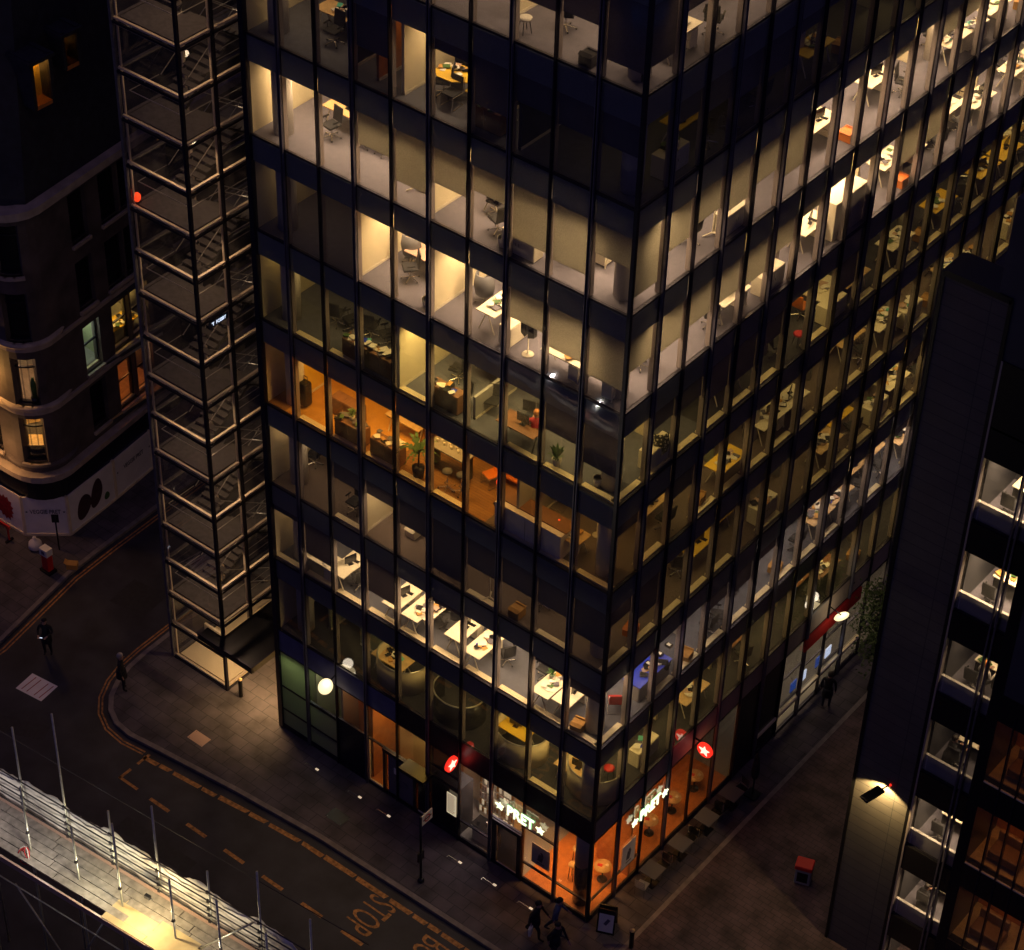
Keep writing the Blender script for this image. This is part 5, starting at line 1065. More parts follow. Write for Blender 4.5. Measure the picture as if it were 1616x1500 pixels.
def b_counter(t, v):
    m = MB(); m.box(-1.35, -.32, 0, 1.35, .25, 1.0, 'hoarding'); m.build('body', t); m = MB(); m.box(-1.4, -.1, 1.0, 1.4, .5, 1.04, 'wood_brown'); m.build('worktop', t)
    m = MB(); m.box(-.1, -.335, .04, -.09, -.32, .96, 'grey_wall'); m.build('panel_joint', t)
def b_lamp(t, v): m = MB(); m.lathe((0, 0, 0), [(.16, 0), (.14, .03), (.015, .05), (.015, 1.5)], 'white_lam', 12); m.build('stand', t); m = MB(); m.lathe((0, -.1, 1.42), [(.14, 0), (.07, .16)], 'yellow_top', 14); m.build('shade', t)
BUILD = dict(chair=(b_chair, 'office_chair', 'black swivel office chair', 'chair'), vchair=(b_vchair, 'visitor_chair', 'black visitor chair', 'chair'), desk=(b_desk, 'office_desk', 'desk', 'desk'), bluedesk=(b_blue, 'reception_desk', 'bright blue desk', 'desk'),
    hextable=(b_hextable, 'meeting_table', 'bright yellow table', 'table'), cabinet=(b_cabinet, 'low_cabinet', 'cabinet', 'cabinet'), bigbox=(b_bigbox, 'storage_unit', 'big plain white storage unit', 'storage unit'), box=(b_box, 'packing_box', 'box', 'box'),
    plant=(b_plant, 'potted_plant', 'green plant in white pot', 'plant'), plantlow=(b_low, 'potted_plant', 'small green plant', 'plant'), palm=(b_palm, 'palm_plant', 'tall potted palm', 'plant'), coatstand=(b_coat, 'coat_stand', 'coat stand hung with black coats', 'coat stand'),
    tripod=(b_tripod, 'tripod_stand', 'white three legged stand', 'stand'), bin=(b_bin, 'waste_bin', 'small pale waste bin', 'bin'), pod=(b_pod, 'booth_screen', 'curved booth screen', 'booth'), podchair=(b_podchair, 'armchair', 'wrapped high armchair', 'armchair'), stool=(b_stool, 'stool', 'round stool', 'stool'),
    barstool=(b_barstool, 'bar_stool', 'steel bar stool', 'stool'), easel=(b_easel, 'flip_chart', 'dark flip chart', 'flip chart'), suitcase=(b_suitcase, 'storage_case', 'tall black case', 'case'), hightable=(b_hightable, 'high_table', 'high table lined with cups', 'table'),
    bench=(b_bench, 'bench', 'bright orange bench', 'bench'), counter=(b_counter, 'counter', 'long grey counter', 'counter'), desklamp=(b_lamp, 'floor_lamp', 'slim lamp with yellow shade', 'lamp'))
ADJ = {'white_lam': 'white', 'wood_pale': 'pale wood', 'yellow_top': 'yellow topped', 'wood_brown': 'dark brown', 'pink_lam': 'pinkish', 'black': 'black', 'card': 'brown cardboard', 'orange': 'orange', 'grey': 'grey', 'white': 'white', 'red': 'red', 'pink': 'pink', 'dark': 'dark', 'cream': 'cream', 'green': 'green', 'steel': 'steel', 'blue': 'blue', 'yellow': 'yellow', 'spotted': 'spotted'}
GRP = {'desk': 'desks on the office floors', 'chair': 'swivel chairs on the office floors', 'vchair': 'visitor chairs on the office floors', 'cabinet': 'cabinets on the office floors', 'box': 'boxes on the office floors', 'pod': 'curved booths on the first office floor', 'papers': 'papers on the desks', 'monitor': 'monitors on the desks'}
PROTO = {}
def put(kind, x, y, L, rot, v, face):
    fn, name, base, cat = BUILD[kind]
    if kind in ('desk', 'cabinet', 'box', 'pod', 'podchair', 'stool'): base = (ADJ.get(v, v) + ' ' + base).replace('yellow topped','yellow').replace('brown cardboard','cardboard').replace('dark brown','brown')
    elif v in ('orange', 'red') and 'black' in base: base = base.replace('black', v)
    key = (kind, v)
    if key not in PROTO: t = empty(name); fn(t, v); PROTO[key] = t; KIDS[t.name] = list(t.children)
    else:
        src = PROTO[key]; t = src.copy(); COL.objects.link(t)
        for ch in KIDS[src.name]: c = ch.copy(); COL.objects.link(c); c.parent = t
    z = Z[L] + .008
    if kind == 'plantlow': z += .745
    t.location = (x, y, z); t.rotation_euler = (0, 0, R(rot)); tag(t, lab(base, x, y, L, face), cat, GRP.get(kind))
    return t
ITEMS = [
 ('stool', -4.53, 0.54, 9, 0.0, 'white', 'L'),
 ('chair', -3.81, 1.45, 9, 30.0, 'black', 'L'),
 ('box', -2.17, 0.37, 9, 0.0, 'dark', 'L'),
 ('easel', -1.54, 1.11, 9, 20.0, 'white', 'L'),
 ('desk', -12.69, 1.87, 8, 0.0, 'wood_pale', 'L'),
 ('chair', -12.36, 1.24, 8, 180.0, 'black', 'L'),
 ('hextable', -7.63, 1.39, 8, 20.0, 'yellow_top', 'L'),
 ('chair', -7.97, 1.17, 8, 120.0, 'black', 'L'),
 ('vchair', -7.38, 0.84, 8, 180.0, 'black', 'L'),
 ('chair', -8.2, 2.41, 8, 20.0, 'black', 'L'),
 ('desk', -6.1, 1.17, 8, 0.0, 'yellow_top', 'L'),
 ('cabinet', -5.82, 0.65, 8, 0.0, 'wood_brown', 'L'),
 ('desk', -12.79, 2.2, 7, 0.0, 'wood_pale', 'L'),
 ('chair', -12.81, 1.48, 7, 170.0, 'black', 'L'),
 ('chair', -11.74, 1.72, 7, 200.0, 'black', 'L'),
 ('chair', -10.94, 1.84, 7, 150.0, 'black', 'L'),
 ('tripod', -8.86, 0.99, 7, 0.0, 'white', 'L'),
 ('desk', -6.29, 2.11, 7, 90.0, 'pink_lam', 'L'),
 ('chair', -6.2, 1.57, 7, 90.0, 'black', 'L'),
 ('chair', -5.56, 0.87, 7, 70.0, 'black', 'L'),
 ('cabinet', -4.32, 0.47, 7, 0.0, 'white_lam', 'L'),
 ('bin', -5.0, 0.37, 7, 0.0, 'white', 'L'),
 ('chair', -3.06, 1.12, 7, 0.0, 'black', 'L'),
 ('chair', -2.37, 1.81, 7, 200.0, 'black', 'L'),
 ('desk', -2.63, 1.72, 7, 0.0, 'white_lam', 'L'),
 ('podchair', -9.82, 1.85, 6, 0.0, 'grey', 'L'),
 ('desk', -9.01, 1.77, 6, 0.0, 'pink_lam', 'L'),
 ('chair', -9.25, 1.12, 6, 140.0, 'black', 'L'),
 ('bin', -7.94, 0.37, 6, 0.0, 'white', 'L'),
 ('desk', -5.68, 1.24, 6, 90.0, 'white_lam', 'L'),
 ('podchair', -6.68, 1.7, 6, 0.0, 'grey', 'L'),
 ('cabinet', -4.8, 0.96, 6, 90.0, 'white_lam', 'L'),
 ('coatstand', -3.99, 0.5, 6, 0.0, 'black', 'L'),
 ('desk', -2.55, 0.57, 6, 0.0, 'white_lam', 'L'),
 ('desk', -1.29, 0.57, 6, 0.0, 'white_lam', 'L'),
 ('chair', -12.77, 1.41, 5, 20.0, 'black', 'L'),
 ('chair', -12.15, 1.48, 5, 160.0, 'black', 'L'),
 ('chair', -11.48, 1.69, 5, 20.0, 'black', 'L'),
 ('chair', -10.72, 1.65, 5, 150.0, 'black', 'L'),
 ('cabinet', -10.86, 0.47, 5, 0.0, 'wood_brown', 'L'),
 ('cabinet', -9.8, 0.47, 5, 0.0, 'wood_brown', 'L'),
 ('vchair', -9.44, 0.52, 5, 180.0, 'black', 'L'),
 ('desk', -7.04, 2.32, 5, 0.0, 'yellow_top', 'L'),
 ('chair', -7.75, 1.73, 5, 100.0, 'black', 'L'),
 ('cabinet', -7.16, 0.47, 5, 0.0, 'wood_brown', 'L'),
 ('vchair', -6.79, 0.81, 5, 160.0, 'black', 'L'),
 ('vchair', -5.85, 1.18, 5, 200.0, 'black', 'L'),
 ('vchair', -4.71, 1.74, 5, 20.0, 'black', 'L'),
 ('desk', -4.19, 0.57, 5, 0.0, 'wood_brown', 'L'),
 ('plant', -2.61, 0.37, 5, 0.0, 'green', 'L'),
 ('bin', -1.09, 0.49, 5, 0.0, 'white', 'L'),
 ('suitcase', -13.8, 0.76, 4, 0.0, 'black', 'L'),
 ('cabinet', -12.2, 1.26, 4, 0.0, 'wood_brown', 'L'),
 ('box', -12.96, 1.56, 4, 0.0, 'card', 'L'),
 ('cabinet', -11.31, 0.47, 4, 0.0, 'wood_brown', 'L'),
 ('cabinet', -9.71, 0.47, 4, 0.0, 'wood_brown', 'L'),
 ('plantlow', -11.39, 0.55, 4, 0.0, 'green', 'L'),
 ('palm', -8.35, 0.44, 4, 0.0, 'green', 'L'),
 ('desk', -10.02, 1.88, 4, 0.0, 'wood_pale', 'L'),
 ('hightable', -7.64, 1.29, 4, 0.0, 'white', 'L'),
 ('barstool', -7.2, 0.57, 4, 0.0, 'steel', 'L'),
 ('barstool', -6.72, 0.73, 4, 0.0, 'steel', 'L'),
 ('vchair', -6.24, 1.69, 4, 160.0, 'orange', 'L'),
 ('bench', -5.35, 2.15, 4, 0.0, 'orange', 'L'),
 ('counter', -3.53, 0.52, 4, 0.0, 'grey', 'L'),
 ('vchair', -3.8, 2.3, 4, 10.0, 'orange', 'L'),
 ('desklamp', -2.02, 1.97, 4, 0.0, 'yellow', 'L'),
 ('desk', -2.43, 0.81, 4, 0.0, 'wood_pale', 'L'),
 ('chair', -14.39, 1.76, 3, 100.0, 'black', 'L'),
 ('chair', -11.57, 0.76, 3, 180.0, 'black', 'L'),
 ('bin', -10.86, 0.37, 3, 0.0, 'white', 'L'),
 ('box', -9.21, 1.16, 3, 0.0, 'white', 'L'),
 ('tripod', -5.13, 0.37, 3, 0.0, 'white', 'L'),
 ('box', -3.95, 0.37, 3, 0.0, 'card', 'L'),
 ('chair', -3.55, 1.24, 3, 0.0, 'black', 'L'),
 ('chair', -7.14, 0.54, 3, 30.0, 'black', 'L'),
 ('desk', -12.99, 0.57, 2, 0.0, 'white_lam', 'L'),
 ('desk', -12.05, 0.93, 2, 90.0, 'white_lam', 'L'),
 ('chair', -11.46, 0.8, 2, 60.0, 'black', 'L'),
 ('desk', -9.48, 0.92, 2, 90.0, 'white_lam', 'L'),
 ('desk', -8.57, 0.92, 2, 90.0, 'white_lam', 'L'),
 ('desk', -8.26, 1.2, 2, 90.0, 'white_lam', 'L'),
 ('chair', -7.74, 1.29, 2, 240.0, 'black', 'L'),
 ('chair', -7.28, 1.09, 2, 200.0, 'black', 'L'),
 ('desk', -6.76, 1.12, 2, 90.0, 'white_lam', 'L'),
 ('desk', -5.74, 0.92, 2, 90.0, 'white_lam', 'L'),
 ('chair', -5.01, 1.28, 2, 60.0, 'black', 'L'),
 ('chair', -3.53, 1.56, 2, 180.0, 'black', 'L'),
 ('desk', -2.75, 0.94, 2, 90.0, 'white_lam', 'L'),
 ('desk', -1.95, 1.07, 2, 90.0, 'white_lam', 'L'),
 ('plantlow', -2.89, 1.09, 2, 0.0, 'green', 'L'),
 ('box', -1.17, 0.37, 2, 10.0, 'card', 'L'),
 ('pod', -9.65, 1.07, 1, 0.0, 'cream', 'L'),
 ('pod', -6.96, 1.07, 1, 0.0, 'dark', 'L'),
 ('pod', -4.07, 1.07, 1, 0.0, 'cream', 'L'),
 ('desk', -10.14, 1.06, 1, 0.0, 'wood_pale', 'L'),
 ('desk', -4.56, 1.26, 1, 0.0, 'yellow_top', 'L'),
 ('desk', -1.64, 1.11, 1, 0.0, 'wood_pale', 'L'),
 ('bluedesk', -0.66, 3.59, 2, 90.0, 'blue', 'R'),
 ('box', -0.37, 5.49, 2, 10.0, 'card', 'R'),
 ('chair', -0.54, 7.05, 2, 90.0, 'black', 'R'),
 ('chair', -0.54, 4.3, 2, 30.0, 'black', 'R'),
 ('vchair', -0.77, 1.91, 2, 40.0, 'red', 'R'),
 ('chair', -0.85, 4.12, 7, 90.0, 'black', 'R'),
 ('chair', -1.17, 2.33, 7, 200.0, 'black', 'R'),
 ('tripod', -0.57, 4.94, 7, 0.0, 'white', 'R'),
 ('cabinet', -0.42, 5.59, 7, 90.0, 'white_lam', 'R'),
 ('chair', -1.01, 2.23, 6, 90.0, 'black', 'R'),
 ('desk', -0.65, 6.3, 6, 90.0, 'white_lam', 'R'),
 ('cabinet', -0.42, 8.19, 6, 90.0, 'white_lam', 'R'),
 ('bigbox', -0.57, 12.64, 6, 90.0, 'white_lam', 'R'),
 ('desk', -0.89, 11.19, 6, 90.0, 'white_lam', 'R'),
 ('desk', -0.99, 12.98, 5, 90.0, 'white_lam', 'R'),
 ('chair', -1.21, 11.97, 5, 0.0, 'orange', 'R'),
 ('stool', -0.37, 10.59, 5, 0.0, 'pink', 'R'),
 ('cabinet', -0.42, 12.62, 5, 90.0, 'white_lam', 'R'),
 ('desk', -0.57, 7.11, 4, 90.0, 'yellow_top', 'R'),
 ('desk', -1.2, 11.45, 7, 90.0, 'white_lam', 'R'),
 ('box', -0.44, 12.17, 7, 0.0, 'orange', 'R'),
 ('desk', -1.29, 14.98, 7, 90.0, 'white_lam', 'R'),
 ('desk', -1.02, 16.21, 6, 90.0, 'white_lam', 'R'),
 ('box', -0.37, 16.1, 6, 0.0, 'orange', 'R'),
 ('cabinet', -0.42, 2.58, 5, 90.0, 'white_lam', 'R'),
 ('podchair', -0.44, 2.76, 5, 0.0, 'spotted', 'R'),
 ('desk', -1.05, 6.6, 3, 90.0, 'yellow_top', 'R'),
 ('desk', -1.4, 8.04, 3, 90.0, 'yellow_top', 'R'),
 ('chair', -0.54, 7.63, 2, 120.0, 'black', 'R'),
 ('stool', -0.9, 2.05, 1, 0.0, 'red', 'R'),
 ('pod', -1.07, 1.38, 1, 0.0, 'cream', 'R'),
 ('chair', -1.07, 5.53, 3, 40.0, 'black', 'R'),
]

rc = random.Random(21)
def papers(x, y, z, L, face, rot=0.0, kind=None):
    kind = kind or rc.choice(['papers', 'papers', 'monitor', 'clutter'])
    if kind == 'monitor':
        t = empty('monitor', (x, y, z), rot + rc.uniform(-.4, .4), label=lab('black desk monitor', x, y, L, face), cat='monitor', group=GRP['monitor']); m = MB(); m.box(-.24, -.015, .1, .24, .015, .42, 'black_gloss'); m.box(-.22, .016, .12, .22, .02, .4, 'black_board'); m.build('screen', t); m = MB(); m.tube((0, .0, 0), (0, .0, .12), .02, 'metal_dark', 6); m.box(-.1, -.07, 0, .1, .07, .012, 'metal_dark'); m.build('stand', t)
        m = MB(); m.rbox((0, .22, .01), .38, .13, .018, 'black_gloss', .1); tag(m.build('keyboard', None, (x, y, z)), lab('thin black keyboard', x, y, L, face), 'keyboard', 'keyboards on the desks')
    else:
        m = MB(); 
        for i in range(13): m.rbox((rc.uniform(-.55, .45) * (1 if abs(math.cos(rot)) > .5 else .35), rc.uniform(-.2, .2) * (1 if abs(math.cos(rot)) > .5 else 2), .01 + i * .007), rc.uniform(.12, .24), rc.uniform(.16, .28), rc.choice([.008, .02, .05]) , rc.choice(['paper', 'paper', 'paper', 'paper', 'paper', 'poster_grey', 'poster_grey', 'black_gloss', 'black_gloss', 'card_box', 'pink_lam', 'plant_leaf', 'blue_desk' if rc.random() < .3 else 'paper', 'teal' if rc.random() < .3 else 'white_lam']), rc.uniform(0, 3))
        tag(m.build('paper_pile', None, (x, y, z)), lab('pile of papers on top', x, y, L, face), 'papers', GRP['papers'])
taken = set()
for (k, x, y, L, rot, v, f) in ITEMS:
    put(k, x, y, L, rot, v, f)
    if f == 'R': taken.add((L, int(y / BAY)))
    if k in ('desk', 'bluedesk') and v not in ('pink_lam',): papers(x + .05, y, Z[L] + .755, L, f, R(rot), 'monitor' if (int(x * 10) + L) % 3 == 0 else None)
    if k == 'cabinet' and v != 'white_lam' and rc.random() < .7: papers(x, y, Z[L] + .75, L, f, R(rot), 'papers')
    if k == 'hextable': papers(x - .1, y + .1, Z[L] + .755, L, f, 0, 'papers')
# the long street face: desks side on to the glass
for L in range(9, 0, -1):
    nb = {9: 8, 8: 15, 7: 22, 6: 21, 5: 20, 4: 18, 3: 16, 2: 14, 1: 12}[L]
    for k in range(1, nb):
        if (L, k) in taken: continue
        p = .97 if L in (6, 7) and k > 5 else .85; y = BAY * (k + .5) + rc.uniform(-.2, .2)
        if rc.random() > p: continue
        if L in (6, 7) : v = 'white_lam'
        elif L in (2, 9): v = rc.choice(['white_lam', 'wood_pale'])
        elif L == 8: v = 'yellow_top'
        else: v = rc.choice(['white_lam', 'yellow_top', 'wood_brown', 'wood_pale'])
        if any(abs(y - py) < .85 and pl == L for pl, py, _ in PARR): continue
        q = rc.random()
        if q < .62:
            x = rc.choice([-.72, -.8, -1.25]); put('desk', x, y, L, 90, v, 'R'); papers(x, y + rc.uniform(-.3, .3), Z[L] + .755, L, 'R', R(90))
            if rc.random() < .8: papers(x - .05, y + rc.uniform(-.3, .3), Z[L] + .77, L, 'R', R(90), 'papers')
            if x < -1.2 or rc.random() < .4: put('chair', -.55 if x < -1.2 else x - .75, y + rc.uniform(-.2, .2), L, rc.choice([70, 90, 110]) if x < -1.2 else -90, 'black', 'R')
        elif q < .78: put('cabinet', -.55, y, L, 90, rc.choice(['white_lam', 'white_lam', 'wood_brown']) if L > 2 else 'white_lam', 'R'); papers(-.55, y, Z[L] + .75, L, 'R', R(90), 'papers')
        elif q < .88: put('chair', -.6, y, L, rc.uniform(0, 360), 'black', 'R')
        else: put('box', -.5, y, L, 10, rc.choice(['card', 'orange', 'card']), 'R')
for i, (kd, y) in enumerate((('black', 3.4), ('black', 4.05), ('black', 4.6))):
    m = MB(); m.box(-.12, -.1, 0, .12, .1, .08, 'black_gloss'); m.box(-.07, -.06, .08, .07, .06, .09, 'paper'); tag(m.build('desk_device', None, (-.75, y + .35, Z[2] + .77)), ['nearest', 'middle', 'farthest'][i] + ' boxy black device on the blue desk, second office floor', 'device', 'devices on the blue desk')
for x, y, dsc in ((-11.17, 2.31, 'leftmost'), (-5.43, 1.1, 'middle'), (-2.71, .8, 'rightmost')):  # glows added where red reflections sit in the glass; no lamps stand here
    t = empty('red_reflection_glow', (x, y, Z[4] + .74), label=dsc + ' of three added red glows standing in for glass reflections, orange fourth floor', cat='lamp', group='added red glows on the orange floor'); m = MB(); m.ball((0, 0, .2), .11, .11, .12, 'red_glow', 12); m.build('shade', t); m = MB(); m.lathe((0, 0, -.74), [(.18, 0), (.17, .03), (.015, .05), (.015, .85)], 'metal_dark', 10); m.build('stand', t)
t = empty('tower_reflection_glow', (-20.86, .24, 21.72), label='added red glow standing in for a glass reflection at the stair tower post', cat='light'); m = MB(); m.ball((0, 0, .22), .14, .14, .18, 'red_glow', 12); m.build('lens', t); m = MB(); m.box(-.1, -.1, 0, .1, .1, .06, 'metal_dark'); m.build('base', t)  # added glowing ball imitating a red reflection in the tower glass
t = empty('wall_screen', (-.5, .55, Z[9] + 1.9), R(60), label='bright blue screen near the corner of the topmost visible floor', cat='screen'); m = MB(); m.box(-.4, -.03, 0, .4, 0, .5, 'screen_bright'); m.build('screen', t); m = MB(); m.box(-.44, 0, -.04, .44, .04, .54, 'metal_dark'); m.box(-.03, .0, -1.89, .03, .04, -.04, 'metal_dark'); m.build('frame', t)
# tower rooms: a few furnishings seen through the panes
for i, t_ in enumerate(TW):
    zf = t_ - 2.49
    t = empty('tower_desk', (10.35, 6.75, zf), label='white desk heaped with paper in tower room %s from the ground' % NUM[i], cat='desk', group='desks in the dark tower'); m = MB(); m.box(-.6, -.35, .7, .65, .35, .74, 'white_lam'); m.build('top', t)
    for s in (-.55, .55): m = MB(); m.box(s - .02, -.3, 0, s + .02, .3, .7, 'metal_dark'); m.build('leg', t)
    m = MB()
    for k in range(9): m.rbox((rc.uniform(-.5, .5), rc.uniform(-.28, .28), .02 + .01 * k), rc.uniform(.1, .3), rc.uniform(.1, .25), .03, rc.choice(['paper', 'paper', 'card_box', 'plant_leaf', 'black_gloss', 'pink_lam']), rc.uniform(0, 3))
    tag(m.build('paper_pile', None, (10.35, 6.75, zf + .75)), 'untidy papers on the desk in tower room %s from the ground' % NUM[i], 'papers', 'papers in the dark tower')
    t = empty('office_chair', (10.0, 5.95, zf), label='dark swivel chair in tower room %s from the ground' % NUM[i], cat='chair', group='chairs in the dark tower'); b_chair(t, 'black')
for i, t_ in enumerate(WTOP):
    zf = t_ - 2.69; t = empty('round_table' if i == 0 else 'low_sofa', (13.0, 4.5, zf), label=['round bright yellow table in the lowest room of the tower wing', 'brown armchair pair in the second room of the tower wing', 'brown sofa in the third room of the tower wing', 'brown sofa in the top orange room of the wing'][i], cat='table' if i == 0 else 'sofa')
    m = MB()
    if i == 0: m.lathe((-.2, 0, .7), [(.6, 0), (.6, .04)], 'yellow_top', 28); m.build('top', t); m = MB(); m.lathe((-.2, 0, 0), [(.25, 0), (.04, .05), (.04, .7)], 'metal_dark', 12); m.build('pedestal', t)
    else: m.box(-.55, -.35, .1, .55, .35, .42, 'wood_brown'); m.build('seat', t, bevel=.05); m = MB(); m.box(-.55, .25, .42, .55, .42, .85, 'wood_brown'); m.build('backrest', t, bevel=.05)
# rooms behind the old corner windows
t = empty('tall_cactus', (-30.15, 1.9, 7.1), label='dark spiky plant in the lit corner window of the stone building', cat='plant'); m = MB(); m.lathe((0, 0, 0), [(.12, 0), (.16, .3)], 'black_gloss', 12); m.build('pot', t); m = MB(); m.lathe((0, 0, .3), [(.1, 0), (.12, .6), (.05, 1.0)], 'plant_leaf', 10); m.build('stem', t)
t = empty('corner_desk', (-30.5, 2.2, 4.06), .7, label='orange lit desk in the lowest corner window of the stone building', cat='desk'); m = MB(); m.box(-.6, -.35, .68, .6, .35, .73, 'wood_pale'); m.build('top', t); m = MB(); m.box(-.5, -.3, 0, .5, -.25, .68, 'black_gloss'); m.build('front_panel', t)
t = empty('yellow_table', (-30.9, 7.3, 7.12), label='cluttered yellow table behind the wide lit window of the stone building', cat='table'); m = MB(); m.box(-.4, -.8, .7, .4, .8, .75, 'yellow_top'); m.build('top', t); m = MB(); m.box(-.3, -.6, 0, .3, -.5, .7, 'wood_brown'); m.box(-.3, .5, 0, .3, .6, .7, 'wood_brown'); m.build('leg', t)
m = MB()
for k in range(12): m.rbox((rc.uniform(-.35, .35), rc.uniform(-.7, .7), .03 + .01 * k), .2, .2, .05, rc.choice(['paper', 'paper', 'plant_leaf', 'black_gloss', 'orange_plastic']), rc.uniform(0, 3))
tag(m.build('paper_pile', None, (-30.9, 7.3, 7.88)), 'heap of papers and jars on the yellow table in the stone building', 'papers')

# ================================================================== people
def skinned(verts, edges, radii, root=0, sub=1):
    me = bpy.data.meshes.new('tmp'); me.from_pydata(verts, edges, []); o = bpy.data.objects.new('tmp', me); COL.objects.link(o)
    sk = o.modifiers.new('s', 'SKIN'); ly = me.skin_vertices[0].data
    for i, r in enumerate(radii): ly[i].radius = (r, r) if not isinstance(r, tuple) else r
    ly[root].use_root = True; sk.use_smooth_shade = True
    sb = o.modifiers.new('b', 'SUBSURF'); sb.levels = sub; sb.render_levels = sub
    dg = bpy.context.evaluated_depsgraph_get(); res = bpy.data.meshes.new_from_object(o.evaluated_get(dg)); bpy.data.objects.remove(o); return res
def person(loc, rz, pose, top, legs, hair, lb, sc=1.12, z0=0.0, grp=None):
    """faces +Y; pose: walk, stand, sit, bend"""
    V = []; E_ = []; Rr = []
    def v(p, r, par=None): V.append(Vector(p)); Rr.append(r); i = len(V) - 1; (E_.append((par, i)) if par is not None else None); return i
    sit = pose in ('sit',); hz = .5 if sit else .93
    lean = .12 if pose in ('walk', 'sit') else (.5 if pose == 'bend' else .02)
    pel = v((0, 0, hz), (.15, .12)); ab = v((0, lean * .3, hz + .2), (.14, .11), pel); ch = v((0, lean * .7, hz + .42), (.17, .12), ab); nk = v((0, lean, hz + .56), .06, ch)
    hd = v((0, lean + .03, hz + .66), .085, nk); ht = v((0, lean + .02, hz + .77), .075, hd)
    for s in (-1, 1):
        if sit: h = v((s * .1, .02, hz - .01), .1, pel); k = v((s * .12, .42, hz + .0), .075, h); a = v((s * .12, .44, .09), .045, k); f = v((s * .12, .6, .04), .04, a)
        else:
            st = (.28 * s if pose == 'walk' else .03 * s); h = v((s * .1, 0, hz - .08), .1, pel); k = v((s * .11, st * .55 + .06, .5), .068, h); a = v((s * .11, st - (.06 if pose == 'walk' else 0), .1 + (.06 if (pose == 'walk' and s < 0) else 0)), .042, k); f = v((s * .12, st + .13, .04 + (.02 if (pose == 'walk' and s < 0) else 0)), .038, a)
        sh = v((s * .2, lean * .75, hz + .48), .062, ch)
        if pose == 'walk': el = v((s * .26, lean * .5 - .1 * s, hz + .22), .045, sh); w = v((s * .25, lean * .5 - .2 * s + .12, hz + .0), .03, el)
        elif pose in ('sit', 'phone'): el = v((s * .27, lean * .5 + .04, hz + .24), .045, sh); w = v((s * .16, lean + .32, hz + .26), .03, el)
        elif pose == 'bend': el = v((s * .24, lean + .12, hz + .25), .045, sh); w = v((s * .2, lean + .3, hz + .05), .03, el)
        else: el = v((s * .26, 0, hz + .2), .045, sh); w = v((s * .26, .06, hz - .03), .03, el)
        d = (V[w] - V[el]).normalized(); pm = v(V[w] + d * .07, (.03, .02), w)
        sd_ = Vector((1, 0, 0)) if abs(d.x) < .7 else Vector((0, 0, 1))
        for q, L_ in ((-.03, .075), (-.01, .09), (.01, .085), (.03, .065)):
            f1 = v(V[pm] + d * .04 + sd_ * q, .009, pm); v(V[f1] + d * L_ * .6 + Vector((0, .015, 0)), .007, f1)
        th = v(V[w] + d * .04 - sd_ * .04 * s, .01, w); v(V[th] + d * .04, .008, th)
    me = skinned(V, E_, Rr)
    for mn in (top, legs, 'skin', 'black_gloss'): me.materials.append(MT[mn])
    wr = [V[i] for i in range(len(V)) if Rr[i] in ((.03, .02),)]
    for p in me.polygons:
        c = p.center; k = 0
        if c.z > hz + .585: k = 2
        elif any((c - w).length < .1 for w in wr): k = 2
        elif sit: k = 1 if (c.z < hz + .1 and (c.y > .1 or c.z < hz - .02)) else 0
        elif c.z < hz - .05 and abs(c.x) < .2: k = 1
        if c.z < .09: k = 3
        p.material_index = k; p.use_smooth = True
    me.name = 'person'; o = bpy.data.objects.new('person', me); COL.objects.link(o); o.location = (loc[0], loc[1], loc[2] + z0); o.rotation_euler = (0, 0, rz); o.scale = (sc,) * 3
    tag(o, lb, 'person', grp)
    m = MB(); m.ball((0, lean + .0, hz + .79), .098, .108, .085, hair, 14); m.ball((0, lean - .04, hz + .74), .094, .085, .1, hair, 14); m.build('hair', o)
    m = MB(); y_ = lean + .125
    for s in (-1, 1): m.ball((s * .033, y_ - .01, hz + .74), .011, .008, .009, 'black_gloss', 8); m.ball((s * .093, lean + .03, hz + .72), .012, .02, .03, 'skin', 8)
    m.ball((0, y_ + .008, hz + .71), .013, .02, .02, 'skin', 8); m.ball((0, y_ - .012, hz + .675), .028, .008, .007, 'shirt_red', 8); m.build('face', o)
    if top.startswith('coat'): m = MB(); m.lathe((0, .0, hz - .28), [(.2, 0), (.18, .3), (.17, .36)], top, 16); m.build('coat_skirt', o)
    return o
pe = person((-25.0, -3.1, ZR), R(-150), 'phone', 'coat_black', 'coat_black', 'hair_dark', 'person in black walking across the road looking at a lit phone')
m = MB(); m.rbox((.02, .5, 1.22), .08, .02, .15, 'screen_white', rx=-.8); tag(m.build('phone', None, (-25.0, -3.1, ZR + .14)), 'small glowing phone held by the person crossing the road', 'phone').rotation_euler = (0, 0, R(-150))
person((-21.15, -2.65, 0), R(-50), 'stand', 'coat_black', 'coat_black', 'hair_grey', 'person with grey hair in long black coat at the pavement corner')
person((-1.05, -1.75, 0), R(-75), 'walk', 'coat_black', 'coat_black', 'hair_dark', 'person in black striding past the shop with a white bag')
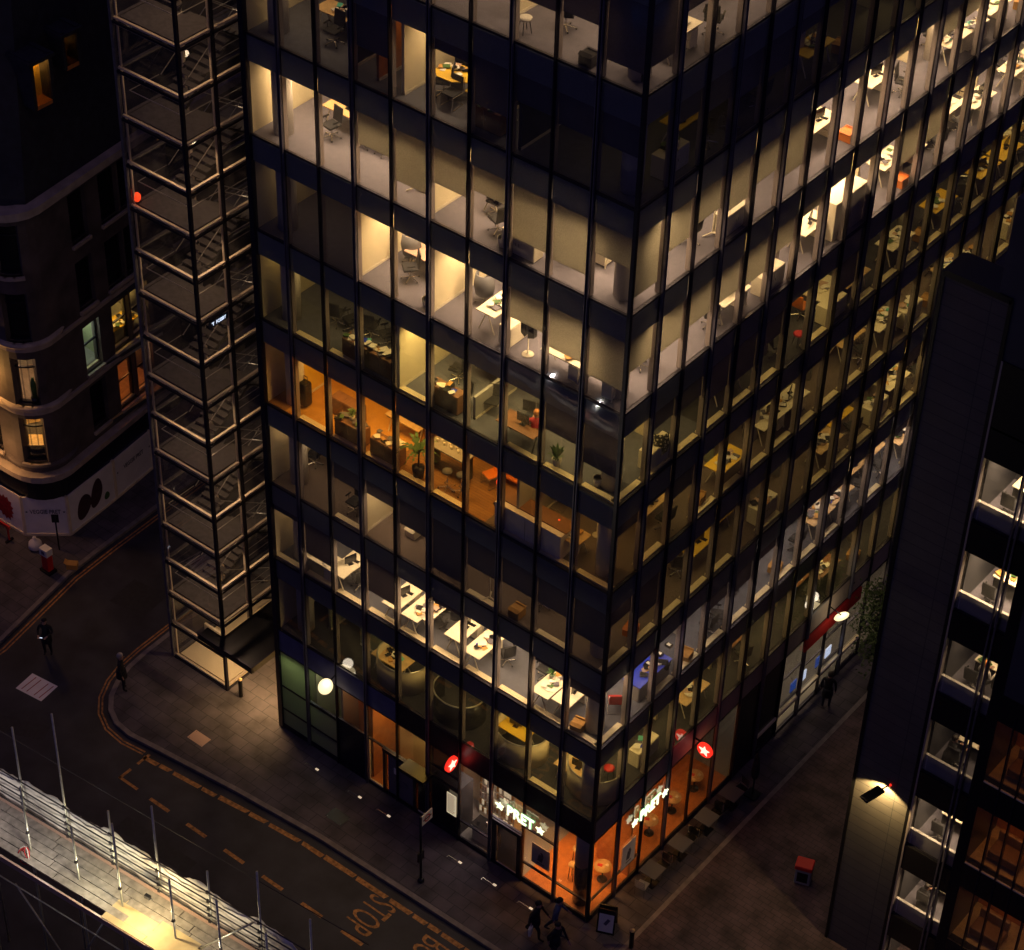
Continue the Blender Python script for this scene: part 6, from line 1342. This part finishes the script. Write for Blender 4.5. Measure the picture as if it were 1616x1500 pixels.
t = empty('carrier_bag', (-.98, -2.05, .42), R(-75), label='long white carrier bag swinging beside the striding person', cat='bag'); m = MB(); m.add([(-.1, -.04, 0), (.12, -.04, 0), (.12, .04, 0), (-.1, .04, 0), (-.13, -.05, .42), (.14, -.05, .42), (.14, .05, .42), (-.13, .05, .42)], [(0, 3, 2, 1), (4, 5, 6, 7), (0, 1, 5, 4), (1, 2, 6, 5), (2, 3, 7, 6), (3, 0, 4, 7)], 'paper'); m.build('body', t); m = MB(); m.tube((-.06, 0, .42), (0, 0, .58), .008, 'paper', 6); m.tube((.06, 0, .42), (0, 0, .58), .008, 'paper', 6); m.build('handle', t)
person((-.55, -1.2, 0), R(-60), 'walk', 'jacket_blue', 'jeans', 'hair_dark', 'person in blue grey jacket walking close to the shop corner')
person((.05, -2.0, 0), R(-100), 'walk', 'coat_black', 'coat_black', 'hair_dark', 'person in black at the bottom edge beyond the shop corner')
person((.75, 14.6, 0), R(20), 'stand', 'coat_black', 'jeans', 'hair_dark', 'person in dark clothes standing by the blue screens on the side street')
person((-3.75, .72, Z[5]), R(30), 'sit', 'shirt_red', 'coat_black', 'hair_ginger', 'person in red top seated with ginger hair, fifth office floor', z0=0.0, sc=1.0)
person((-1.75, 10.9, Z[5]), R(-60), 'sit', 'coat_black', 'coat_black', 'hair_dark', 'person in black seated behind the cluttered white desk', sc=1.0)
person((-1.3, 10.5, Z[7]), R(60), 'bend', 'shirt_white', 'coat_black', 'hair_ginger', 'person in white shirt leaning over desk, seventh office floor', sc=1.0)
person((10.0, 5.75, TW[1] - 2.49), R(-20), 'sit', 'coat_black', 'coat_black', 'hair_dark', 'person in black seated in the second lowest lit tower room', sc=1.0)
person((9.8, 5.8, TW[3] - 2.49), R(-40), 'sit', 'coat_black', 'jeans', 'hair_dark', 'person in dark clothes seated in the fourth tower room up', sc=1.0)
person((10.3, 5.9, TW[4] - 2.49), R(-20), 'sit', 'shirt_white', 'coat_black', 'hair_ginger', 'person in pale shirt seated in the fifth tower room up', sc=1.0)
